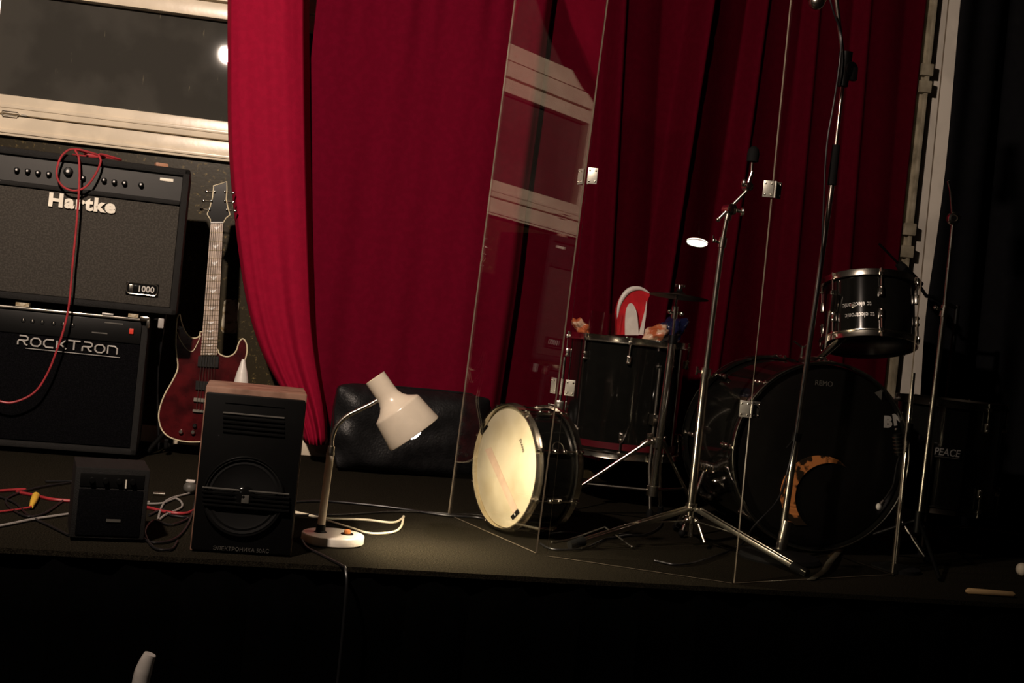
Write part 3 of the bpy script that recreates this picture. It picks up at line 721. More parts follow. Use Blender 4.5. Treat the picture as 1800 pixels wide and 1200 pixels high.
# ------------------------------------------------------------------ desk lamp
LAMP = {}
def desklamp():
    Y = 3.19
    bc = fl(584, 957); bc = V((bc.x, Y, 0))
    t = thing('desk_lamp', 'cream desk lamp with gooseneck and lit bulb on a white round base', 'lamp', bc)
    b = MB(); R = 0.079
    b.lathe([(0, 0), (R-0.004, 0), (R, 0.004), (R, 0.021), (R-0.002, 0.0235), (R-0.006, 0.0245), (0, 0.0245)], TM(bc), 64); b.build('lamp_base', 'lamp_base_white', t)
    sw = bc+V((0.035, -0.002, 0.0245))
    b = MB(); b.lathe([(0.016, 0), (0.016, 0.002), (0, 0.002)], TM(sw), 24); so = b.build('switch_plate', 'black_plastic', t)
    b = MB(); b.lathe([(0.0085, 0.002), (0.0085, 0.009), (0.007, 0.0115), (0, 0.012)], TM(sw), 24); b.build('push_switch', 'orange_plastic', so)
    p0 = V((at(563, 935, Y).x, Y, 0.0245)); p1 = at(581, 797, Y); p2 = at(583, 784, Y)
    b = MB(); b.lathe([(0.017, 0.0), (0.0125, 0.004), (0.0115, 0.02), (0, 0.02)], TM(p0), 20); b.build('pole_socket', 'black_plastic', t)
    b = MB(); b.tube([p0, p1], 0.0100, 20); b.build('pole', 'lamp_enamel', t)
    b = MB(); b.tube([p1-V((0, 0, 0.004)), p1+V((0, 0, 0.003))], 0.0105, 20); b.tube([p1, p2], [0.0095, 0.0085], 20); b.build('neck_collar', 'dull_chrome', t)
    neck = catmull([p2] + [at(px, py, Y) for px, py in ((585, 765), (594, 746), (612, 730), (634, 719), (652, 710), (664, 703))], 8)
    r = [0.0052+0.0006*(k % 2) for k in range(len(neck))]
    b = MB(); b.tube(neck, r, 14); b.build('gooseneck', 'dull_chrome', t)
    # shade: axis from the open top tube down to the mouth, turned a little away from the viewer
    a0 = at(659, 663.5, Y); a1 = at(728.5, 762, Y+0.0)
    ax = (a1-a0).normalized(); ax = (ax+V((0.0, -0.045, 0))).normalized()
    Lh = (a1-a0).length
    prof = [(0.0285, 0.0), (0.0285, 0.048), (0.0295, 0.060), (0.034, 0.072), (0.043, 0.083), (0.054, 0.091), (0.0605, 0.095), (0.0635, 0.097), (0.0655, 0.102), (0.0725, Lh-0.016), (0.0742, Lh-0.007), (0.0742, Lh-0.001), (0.073, Lh)]
    inner = [(r_-0.0022, min(z_, Lh)) for r_, z_ in reversed(prof)]
    b = MB(); b.lathe(prof+inner, TM(a0, ax), 64, closed=True); b.build('lamp_shade', 'lamp_enamel', t)
    # bulb and socket
    sc = a0+ax*0.055
    b = MB(); b.lathe([(0, 0), (0.017, 0), (0.017, 0.04), (0, 0.04)], TM(a0+ax*0.045, ax), 20); b.build('bulb_socket', 'white_plastic', t)
    bp = [(0.0, 0), (0.013, 0.0), (0.014, 0.02)]+[(0.0275*math.sin(PI*k/14), 0.055-0.0275*math.cos(PI*k/14)) for k in range(3, 15)]
    b = MB(); b.lathe(bp, TM(a0+ax*(Lh-0.072), ax), 28); b.build('light_bulb', 'lamp_bulb', t)
    LAMP['p'] = a0+ax*(Lh+0.034); LAMP['ax'] = ax
    # white flex lying in a loop
    z = 0.004
    pts = [at(500, 893, 3.62)]; pts[0].z = z
    for px, py in ((535, 903), (575, 911), (640, 913), (690, 918), (708, 910), (709, 908), (705, 925), (690, 935), (650, 937), (612, 926), (560, 910), (520, 901), (470, 899)): pts.append(fl(px, py, z))
    b = MB(); b.tube(catmull(pts, 7), 0.0034, 8); single('power_flex', b, 'cable_white', 'cream lamp flex lying in a loop behind the lamp base', 'cable', (pts[3].x, pts[3].y, 0))
    # black lead running over the stage edge
    pts = [fl(530, 945, 0.004), fl(540, 962, 0.004), fl(560, 972, 0.004), fl(585, 985, 0.004)]
    e = fl(600, 1000, 0.004); e.y = max(e.y, 2.9); pts += [e, V((e.x+0.01, 2.865, 0.0)), V((e.x+0.016, 2.846, -0.06)), V((e.x+0.016, 2.842, -0.3)), V((e.x, 2.80, -0.546)), V((e.x-0.1, 2.6, -0.546))]
    b = MB(); b.tube(catmull(pts, 7), 0.0036, 8); single('power_lead', b, 'cable_black', 'black lead dropping over the stage edge beside the lamp base', 'cable', (e.x, e.y, 0))
desklamp()

# ------------------------------------------------------------------ black cushion
def cushion():
    p0, p1 = V((0.0, 4.60, 0)), V((0.63, 4.70, 0))
    d = (p1-p0).normalized(); n = V((d.y, -d.x, 0)); c = (p0+p1)/2
    W, H, T = 0.30, 0.158, 0.085
    b = MB(); q = bmesh.ops.create_cube(b.bm, size=2.0)
    bmesh.ops.subdivide_edges(b.bm, edges=b.bm.edges[:], cuts=13, use_grid_fill=True)
    for v in b.bm.verts:
        x, y, z = v.co
        ex, ez = abs(x), abs(z)
        puff = (max(0, 1-ex**3.2)*max(0, 1-ez**3.2))**0.45
        yy = y*T*(0.22+0.78*puff)
        cw = 0.012*noise.noise(V((x*3.1, z*2.3, 4)))+0.022*noise.noise(V((x*1.4+3, z*1.7, 9)))
        if y < 0: yy -= cw
        if x < -0.35: yy -= 0.03*abs(math.sin((z*1.6+x*2.2)*2.0))*min(1, (-x-0.35)*2)
        xx = x*W*(1-0.05*ez**2)-0.012*z*(1 if x < 0 else 0.3); zz = z*H*(1-0.05*ex**3)+0.012*noise.noise(V((x*2, 3, 1)))
        v.co = c+V((0, 0, H+0.003))+d*xx-n*yy*-1*-1+V((0, 0, zz))
    zmin = min(v.co.z for v in b.bm.verts)
    for v in b.bm.verts: v.co.z += 0.002-zmin
    t = thing('cushion', 'black leather cushion slumped on the floor against the red curtain', 'cushion', c)
    o = b.build('cover', 'leather', t, 180)
    md = o.modifiers.new('smooth', 'SUBSURF'); md.levels = 1; md.render_levels = 1
    b = MB(); pts = []
    for k in range(60):
        a = 2*PI*k/60; x = max(-1, min(1, 1.25*math.cos(a))); z = max(-1, min(1, 1.25*math.sin(a)))
        pts.append(c+V((0, 0, H+0.006))+d*(x*W*(1-0.05*z*z))+V((0, 0, z*H*(1-0.05*abs(x)**3))))
    b.tube(pts, 0.004, 6, closed=True); b.build('piping', 'leather', t)
cushion()

# ------------------------------------------------------------------ drums
def drum(t, o, ax, R, dep, lugs, head_m, res_m, shell_m='drum_black', hoop_m='chrome', wood_hoop=False, ref=None, lug_len=0.03, double=True):
    m = TM(o, ax, ref)                          # origin at the bottom head, axis towards the top head
    b = MB(); b.lathe([(R, 0.006), (R, dep-0.006), (R-0.006, dep-0.006), (R-0.006, 0.006)], m, 72, closed=True); b.build('shell', shell_m, t)
    b = MB(); b.lathe([(0, dep), (R*0.5, dep+0.0004), (R-0.004, dep), (R, dep-0.003), (R+0.004, dep-0.006), (R+0.004, dep-0.012), (R-0.003, dep-0.010), (R-0.006, dep-0.003), (0, dep-0.0015)], m, 72); h1 = b.build('batter_head', head_m, t)
    b = MB(); b.lathe([(0, 0), (R-0.004, 0), (R, 0.003), (R+0.004, 0.006), (R+0.004, 0.012), (R-0.003, 0.010), (R-0.006, 0.003), (0, 0.0015)], m, 72); h2 = b.build('resonant_head', res_m, t)
    hh = 0.022 if not wood_hoop else 0.038
    for top in (True, False):
        b = MB()
        if wood_hoop:
            z0, z1 = (dep-0.024, dep+0.014) if top else (-0.014, 0.024)
            b.lathe([(R+0.005, z0), (R+0.014, z0), (R+0.016, (z0+z1)/2), (R+0.014, z1), (R+0.005, z1)], m, 72, closed=True)
        else:
            s = 1 if top else -1; zb = dep if top else 0
            b.lathe([(R+0.0055, zb+s*0.010), (R+0.010, zb+s*0.011), (R+0.0085, zb+s*0.006), (R+0.0075, zb-s*0.008), (R+0.015, zb-s*0.009), (R+0.015, zb-s*0.0115), (R+0.0055, zb-s*0.0115)], m, 72, closed=True)
        b.build('hoop', hoop_m, t)
    for k in range(lugs):
        a = 2*PI*(k+0.5)/lugs; e = V((math.cos(a), math.sin(a), 0)); tt = V((-e.y, e.x, 0))
        zs = [dep-0.065, 0.065] if double and dep > 0.17 else [dep/2]
        M3 = m.to_3x3() @ Matrix((tt, e, V((0, 0, 1)))).transposed()
        for z in zs:
            c = m @ (e*(R+0.008)+V((0, 0, z)))
            mm = M3.to_4x4(); mm.translation = c
            L_ = lug_len if len(zs) > 1 else dep*0.34
            b = MB(); b.box((0, 0, 0), (0.015, 0.014, L_), mm, 0.0045)
            b.ball(c+M3 @ V((0, 0.004, L_*0.32)), 0.007, seg=8); b.ball(c+M3 @ V((0, 0.004, -L_*0.32)), 0.007, seg=8)
            lo = b.build('lug', 'chrome', t)
            for top in ((True, False) if len(zs) == 1 else ((z > dep/2),)):
                zz = dep+0.004 if top else -0.004
                p, q = m @ (e*(R+0.0125)+V((0, 0, zz))), m @ (e*(R+0.0125)+V((0, 0, z)))
                b = MB(); b.tube([p, q], 0.0028, 8)
                b.tube([p, p+(p-q).normalized()*0.008], 0.0042, 8)
                mm2 = M3.to_4x4(); mm2.translation = m @ (e*(R+0.012)+V((0, 0, dep-0.008 if top else 0.008)))
                b.box((0, 0, 0), (0.014, 0.013, 0.012), mm2, 0.002)
                b.build('tension_rod', 'chrome', lo)
    return m, h1, h2

def snare():
    n = V((-0.919, -0.394, 0)).normalized(); dep = 0.135; R = 0.169
    r_tot = R+0.0155
    fc = V((0.517, 3.537, r_tot+0.006))
    t = thing('snare_drum', 'snare drum lying on its side with its cream head facing the lamp', 'drum', V((fc.x-n.x*dep/2, fc.y-n.y*dep/2, 0)))
    m, h1, h2 = drum(t, fc-n*dep, n, R, dep, 8, 'drum_head', 'head_black', lug_len=0.03, ref=(0, 0, 1))
    hp = fc+n*0.0
    right = n.cross(V((0, 0, 1))); 
    if right.x*1+right.y*-1 < 0: pass
    rt = V((0, 0, 1)).cross(n).normalized()      # to the right seen from the front
    def on(px, py, o=0.0012): return hit(px, py, hp, n)+n*o
    # pinkish tape strip across the head
    pts = [on(853, 790), on(864, 786), on(910, 893), on(903, 903)]
    b = MB(); b.prism(pts, n*0.0006); b.build('tape_strip', 'tape_strip', t)
    for (quad, nm) in (([(845, 760), (856, 746), (859, 749), (848, 764)], 'printed_mark'), ([(898, 908), (911, 894), (914, 901), (902, 914)], 'maker_mark')):
        b = MB(); b.prism([on(x, y) for x, y in quad], n*0.0005); pm = b.build(nm, 'head_black', t)
    q = on(906, 904, 0.0022); text('mark_lettering', 'E', 0.009, TM(q, n, (on(911, 897)-on(899, 911))), 'letter_white', t, 0.0002, 0.0003)
    q = on(918, 783, 0.0014); text('head_lettering', 'EVANS', 0.014, TM(q, n, (on(922, 798)-on(914, 768))), 'head_black', t, 0.0002, 0.0)
    q = on(839, 869, 0.0014); text('head_lettering', 'EVANS', 0.007, TM(q, n, (on(843, 878)-on(836, 864))), 'head_black', t, 0.0002, 0.0)
    # badge
    e = (V((0, 0, 1))*0.55+rt*0.0-n.cross(V((0, 0, 1)))*0.0)
    v = (V((0, 0, 0.45)) + V((0.394, -0.919, 0))*0.89).normalized()
    c = fc-n*dep*0.52+v*(R+0.0006)
    b = MB(); b.lathe([(0.020, 0), (0.020, 0.0012), (0.017, 0.0016), (0.016, 0.0012), (0, 0.0012)], TM(c, v), 28); b.build('round_badge', 'head_black', t)
    b = MB(); b.tube([c+frame(v) @ V((0.018*math.cos(a), 0.018*math.sin(a), 0.001)) for a in [2*PI*k/32 for k in range(32)]], 0.0012, 5, closed=True); b.build('badge_rim', 'dull_chrome', t)
snare()

def floor_tom():
    c = V((1.024, 4.335, 0.19)); R, dep = 0.202, 0.392
    t = thing('floor_tom', 'black floor tom with glasses and wrappers on its head', 'drum', V((c.x, c.y, 0)))
    m, h1, h2 = drum(t, c, (0, 0, 1), R, dep, 8, 'drum_head', 'head_black', ref=(0.2, -1, 0))
    # wine red stripe above the bottom hoop
    b = MB(); b.lathe([(R+0.0008, 0.02), (R+0.0018, 0.02), (R+0.0018, 0.042), (R+0.0008, 0.042)], m, 64, closed=True); b.build('red_band', 'wine_hoop', t)
    for az in (-72, 40, 165):
        a = math.radians(az); e = V((math.cos(a), math.sin(a), 0))
        foot = V((c.x, c.y, 0))+e*(R+0.05)
        p = V((c.x, c.y, 0))+e*(R+0.018)
        b = MB(); b.tube([p+V((0, 0, 0.50)), p+V((0, 0, 0.16)), foot+V((0, 0, 0.02))], 0.0062, 10); lg = b.build('leg', 'dull_chrome', t)
        b = MB(); b.lathe([(0.012, 0), (0.012, 0.018), (0.007, 0.026), (0, 0.026)], TM(foot), 12); b.build('rubber_foot', 'black_rubber', lg)
        b = MB(); q = p+V((0, 0, 0.325)); b.box((0, 0, 0), (0.03, 0.03, 0.04), TM(q, (0, 0, 1), e), 0.007)
        b.tube([q, q+e*0.035], 0.004, 8); b.box((0.037, 0, 0), (0.006, 0.03, 0.012), TM(q, (0, 0, 1), e), 0.002); b.build('leg_bracket', 'chrome', lg)
    z = c.z+dep+0.001
    def top(px, Y): p = at(px, 590, Y); return V((p.x, Y, z))
    # drinking glasses
    for px, Y, lab, r, h in ((1046, 4.22, 'clear drinking glass on the floor tom beside the left wrapper', 0.027, 0.088), (1079, 4.27, 'clear drinking glass on the floor tom beside the red toy', 0.026, 0.086)):
        p = top(px, Y)
        b = MB(); b.lathe([(0, 0), (r*0.9, 0), (r, h), (r-0.0018, h), (r*0.9-0.002, 0.006), (0, 0.006)], TM(p), 36); single('drinking_glass', b, 'clear_glass', lab, 'glass', p, 'glasses on the floor tom')
    # red arched toy with white fins
    p = top(1116, 4.24)
    T = thing('plastic_toy', 'red arched plastic toy with white fins standing on the floor tom', 'toy', p)
    Yt = 4.24
    def tp(lst, y): return catmull([at(px, py, y) for px, py in lst], 4)
    edge = [(1085, 588), (1085, 560), (1088, 538), (1095, 522), (1105, 511), (1116, 507), (1129, 508), (1143, 516)]
    back = [(1143, 517), (1138, 530), (1135, 550), (1131, 572), (1129, 588)]
    b = MB(); b.prism(tp(edge, Yt+0.02)+tp(back, Yt+0.02)[1:], V((0, 0.05, 0))); b.build('red_back', 'red_plastic', T)
    rim = tp(edge[1:], Yt+0.022); k = len(rim)
    b = MB(); b.tube(rim, [0.0012+0.0085*math.sin(PI*i/(k-1))**0.8 for i in range(k)], 10); b.build('white_rim', 'white_plastic', T)
    fin = [(1099, 589), (1099, 565), (1101, 545), (1106, 534), (1112, 534), (1118, 545), (1121, 562), (1123, 589)]
    b = MB(); b.prism(tp(fin, Yt+0.004), V((0, 0.007, 0))); b.build('broad_fin', 'white_plastic', T)
    fin = [(1123, 588), (1129, 565), (1134, 545), (1137, 529), (1136, 550), (1133, 572), (1131, 589)]
    b = MB(); b.prism(tp(fin, Yt+0.004), V((0, 0.007, 0))); b.build('narrow_fin', 'white_plastic', T)
    # crumpled wrappers
    def crumple(name, c0, size, m, label, seed, tilt, blue=False):
        b = MB(); q = bmesh.ops.create_icosphere(b.bm, subdivisions=4, radius=1.0)
        rot = Matrix.Rotation(math.radians(tilt), 3, 'Y')
        for v in b.bm.verts:
            k = 1+0.42*noise.noise(v.co*1.7+V((seed, 0, 0)))+0.22*abs(noise.noise(v.co*4.5+V((0, seed, 0))))
            w = rot @ V((v.co.x*size[0]*k, v.co.y*size[1]*k, v.co.z*size[2]*k)); v.co = w
        zm = min(v.co.z for v in b.bm.verts)
        for v in b.bm.verts: v.co = v.co+V((c0.x, c0.y, c0.z-zm))
        return b
    pl = top(1020, 4.30)
    b = crumple('w', pl, (0.034, 0.03, 0.021), 'bag_print', '', 2.0, 38); single('snack_wrapper', b, 'bag_print', 'crumpled orange snack wrapper at the left edge of the floor tom', 'wrapper', pl, 'wrappers on the floor tom', 180)
    pr = top(1168, 4.22)
    T2 = thing('snack_bag', 'crumpled orange and blue snack bag lying on the floor tom behind the cymbal pole', 'wrapper', pr, 0, 'wrappers on the floor tom')
    b = crumple('w', pr+V((-0.030, 0, 0)), (0.042, 0.035, 0.024), 'bag_print', '', 5.0, -28); b.build('printed_end', 'bag_print', T2, 180)
    b = crumple('w', pr+V((0.026, 0.012, 0)), (0.052, 0.035, 0.036), 'bag_blue', '', 8.0, -36); b.build('blue_end', 'bag_blue', T2, 180)
floor_tom()

def bass_drum():
    R = 0.274
    fc = V((1.488, 3.63, 0.296)); n = V((0.06, -1, 0)).normalized(); dep = 0.43
    t = thing('bass_drum', 'big black bass drum with an orange striped ring on its front head', 'drum', V((fc.x, fc.y+dep/2, 0)))
    m, h1, h2 = drum(t, fc-n*dep, n, R, dep, 8, 'head_black', 'head_black', hoop_m='drum_black', wood_hoop=True, ref=(1, 0, 0.4), lug_len=0.05)
    for s in (0, 1):
        b = MB(); zz = dep+0.0145 if s else -0.0145
        pts = [m @ V(((R+0.0125)*math.cos(a), (R+0.0125)*math.sin(a), zz)) for a in [2*PI*k/80 for k in range(80)]]
        b.tube(pts, 0.0022, 6, closed=True); b.build('hoop_inlay', 'dull_chrome', t)
    def on(px, py, o=0.001): return hit(px, py, fc, n)+n*o
    # crescent ring round the port
    outc, ro = (1440, 869), 69; inc, ri = (1457, 875), 62
    o_ = [on(outc[0]+ro*math.cos(a), outc[1]+ro*math.sin(a), 0.002) for a in [math.radians(130+k*5) for k in range(35)]]
    i_ = [on(inc[0]+ri*math.cos(a)*0.98, inc[1]+ri*math.sin(a), 0.002) for a in [math.radians(130+k*5) for k in range(35)]]
    b = MB()
    for k in range(34):
        q = [o_[k], o_[k+1], i_[k+1], i_[k]]
        b.prism(q, n*0.004)
    bmesh.ops.remove_doubles(b.bm, verts=b.bm.verts, dist=0.0002)
    b.build('port_ring', 'tiger', t)
    # small printed mark, white scraps of lettering
    q = on(1448, 674, 0.0012); text('head_lettering', 'REMO', 0.022, TM(q, n, (1, 0, 0)), 'letter_dim', t, 0.0002)
    q = on(1560, 742, 0.0016); text('head_lettering', 'B', 0.046, TM(q, n, (1, 0, 0.05)), 'letter_grey', t, 0.0003, 0.003)
    q = on(1579, 737, 0.0016); text('head_lettering', 'N', 0.046, TM(q, n, (1, 0, 0.3)), 'letter_grey', t, 0.0003, 0.003)
    b = MB(); b.prism([on(1537, 690), on(1551, 684), on(1549, 703)], n*0.0005); b.build('torn_sticker', 'letter_dim', t)
    g0 = at(1240, 822, 3.80)
    b = MB()
    for i in range(6): b.tube([g0+V((-0.026+0.0095*i, 0, 0.008-0.0015*i)), g0+V((-0.020+0.0095*i, 0, 0.007-0.0015*i))], 0.017, 16)
    b.tube([g0+V((-0.03, 0, 0.008)), g0+V((0.06, 0.0, -0.004))], 0.011, 14); b.build('spur_bracket', 'chrome', t)
    g1 = at(1262, 846, 3.78)
    b = MB(); b.ball(g1, 0.016, (1.3, 0.8, 0.6), 14); b.tube([g1, at(1290, 868, 3.76)], 0.006, 10); b.ball(at(1284, 842, 3.78), 0.008, seg=10); b.tube([g1, at(1284, 842, 3.78)], 0.004, 8); b.build('claw_hook', 'chrome', t)
    for s in (-1, 1):
        a = fc-n*0.10+V((s*0.262, 0, -0.10)); foot = fc+n*0.03+V((s*0.36, 0, -0.284))
        if s < 0:
            a = g0; e_ = at(1222, 872, 3.76); foot = a+(e_-a)*((a.z-0.012)/(a.z-e_.z))
        b = MB(); b.tube([a, foot], 0.006, 10); sp = b.build('spur', 'chrome', t)
        b = MB(); b.ball(foot+V((0, 0, 0.002)), 0.011, seg=10); b.build('rubber_foot', 'black_rubber', sp)
    # tom mount socket with wing screw on the top
    q = fc-n*0.10+V((-0.05, 0, R+0.016))
    b = MB(); b.tube([q, q+V((0.002, 0, 0.036))], 0.004, 8); b.tube(catmull([q+V((-0.03, 0, 0.05)), q+V((-0.012, 0, 0.04)), q+V((0.002, 0, 0.034)), q+V((0.014, 0, 0.042)), q+V((0.02, 0, 0.05))], 4), 0.003, 8); b.build('wing_screw', 'chrome', t)
    q = fc-n*0.17+V((0.02, 0, R)); b = MB(); b.box(q+V((0, 0, 0.012)), (0.07, 0.07, 0.024), None, 0.005)
    b.tube([q, V((1.70, 3.98, 0.70))], 0.011, 14); b.build('tom_mount', 'chrome', t)
bass_drum()

def rack_tom():
    c = at(1527, 553, 4.0); ax = V((0.0, math.sin(math.radians(15)), math.cos(math.radians(15))))
    R, dep = 0.148, 0.205
    o = c-ax*(dep/2)
    t = thing('rack_tom', 'black tom with upside-down white stickers mounted above the bass drum', 'drum', V((c.x, c.y, o.z)))
    m, h1, h2 = drum(t, o, ax, R, dep, 6, 'head_black', 'head_black', ref=(0.35, -1, 0), lug_len=0.034)
    side = V((1, 0, 0)); fwd = ax.cross(side); fwd = fwd if fwd.y < 0 else -fwd
    # stickers wrapped round the shell, text upside down
    for px, py, w in ((1512, 531, 0), (1516, 550, 1)):
        ctr = hit(px, py, c+fwd*(R-0.005), fwd)
        h = (ctr-o).dot(ax); a0 = math.asin(max(-1, min(1, (ctr-o).dot(side)/R)))
        tt = text('shell_sticker', 'tc electronic', 0.0235, Matrix.Identity(4), 'letter_grey', t, 0.0002, 0.0004)
        inv = ROOTM[t.name].inverted(); fm = ROOTM[t.name]
        for v in tt.data.vertices:
            q = fm @ v.co
            a = a0-q.x*0.80/R; hh = h-q.y
            v.co = inv @ (o+ax*hh+(side*math.sin(a)+fwd*math.cos(a))*(R+0.0008+q.z))
    # wire of the tom arm
    q = o+ax*dep*0.55-side*(R*0.93)+fwd*(R*0.35)
    b = MB(); b.box(q-side*0.012, (0.03, 0.04, 0.06), None, 0.006); b.tube([q-side*0.02+V((0, 0, 0.04)), q-side*0.02+V((0, 0, -0.20))], 0.0055, 10); b.build('mount_bracket', 'chrome', t)
    b = MB(); b.lathe([(0.009, 0), (0.009, 0.003), (0.006, 0.004), (0.005, 0.002), (0, 0.002)], TM(o+ax*dep*0.46+(fwd*0.72-side*0.69).normalized()*R, (fwd*0.72-side*0.69)), 18); b.build('vent_grommet', 'chrome', t)
rack_tom()

# ------------------------------------------------------------------ stands
def splash_stand():
    Y = 3.93
    b0, tp = at(1146, 868, Y), at(1189, 548, Y)
    t = thing('cymbal_stand', 'chrome tripod stand in front of the floor tom holding a small cymbal', 'stand', V((b0.x, Y, 0)))
    mid = at(1182, 598, Y); col = at(1156, 775, Y)
    b = MB(); b.tube([b0, mid], 0.0125, 18); b.build('lower_tube', 'chrome', t)
    b = MB(); b.tube([mid-V((0, 0, 0.01)), at(1190, 512, Y)], 0.0042, 12); b.build('upper_rod', 'chrome', t)
    b = MB(); b.tube([mid-V((0, 0, 0.012)), mid+V((0.002, 0, 0.016))], 0.0155, 18); b.build('height_collar', 'black_plastic', t)
    q = at(1186, 550, Y)
    b = MB(); b.tube([q-V((0, 0, 0.018)), q+V((0, 0, 0.022))], 0.010, 14); b.tube([q+V((-0.022, -0.006, 0)), q+V((0.022, 0.004, 0.002))], 0.005, 10); b.ball(q+V((0.024, 0, 0)), 0.008, seg=10); b.ball(q+V((-0.02, -0.008, 0.004)), 0.006, seg=10); b.build('rod_clamp', 'chrome', t)
    b = MB(); b.tube([col-V((0, 0, 0.022)), col+V((0, 0, 0.012))], 0.018, 18); b.ball(col+V((-0.02, -0.012, 0)), 0.009, seg=10); b.box(col+V((-0.03, -0.014, 0.014)), (0.02, 0.006, 0.02), None, 0.003); b.build('leg_collar', 'chrome', t)
    feet = [fl(958, 902), fl(1226, 912), V((b0.x+0.08, 4.09, 0))]
    feet[1] = V((feet[1].x, feet[1].y, 0))
    for i, f in enumerate(feet):
        f = V((f.x, f.y, 0.012)); dd = V((f.x-col.x, f.y-col.y, 0)).normalized()
        h = col+dd*0.03-V((0, 0, 0.004)); 
        b = MB(); b.tube([col, h, h+(f-h)*0.06], 0.011, 12); b.tube([h, f], 0.0062, 12); lg = b.build('leg', 'chrome', t)
        b = MB(); b.tube([f+(h-f).normalized()*0.035, f], [0.009, 0.0105], 12); b.build('rubber_foot', 'black_rubber', lg)
        pm = h+(f-h)*0.62; b = MB(); b.tube([b0+V((0, 0, 0.012)), pm], 0.0045, 8); b.build('leg_brace', 'dull_chrome', t)
    b = MB(); b.tube([b0-V((0, 0, 0.006)), b0+V((0, 0, 0.026))], 0.019, 18); b.build('brace_collar', 'dull_chrome', t)
    # the cymbal itself
    c = at(1197, 522, Y); c = V((at(1190, 522, Y).x+0.006, Y, c.z))
    ax = V((0.04, 0.05, 1)).normalized()
    T = thing('splash_cymbal', 'small dark cymbal on the stand above the floor tom', 'cymbal', c)
    b = MB(); R = 0.096
    pr = [(0.005, 0.018), (0.012, 0.017), (0.020, 0.012), (0.027, 0.0085), (0.055, 0.005), (R, 0.0)]
    b.lathe(pr+[(r_, z_-0.0012) for r_, z_ in reversed(pr)], TM(c, ax), 56, closed=True); b.build('cymbal_plate', 'bronze_dark', T)
    b = MB(); b.lathe([(0.0045, 0.018), (0.010, 0.018), (0.010, 0.026), (0.0045, 0.026)], TM(c, ax), 16, closed=True); b.build('felt_washer', 'black_rubber', T)
    b = MB(); w = c+ax*0.030; b.lathe([(0.0045, 0.026), (0.007, 0.026), (0.006, 0.038), (0.0045, 0.038)], TM(c, ax), 12, closed=True); b.box(w+V((0.010, 0, 0.006)), (0.014, 0.004, 0.010), None, 0.0015); b.box(w+V((-0.010, 0, 0.006)), (0.014, 0.004, 0.010), None, 0.0015); b.build('wing_nut', 'chrome', T)
splash_stand()

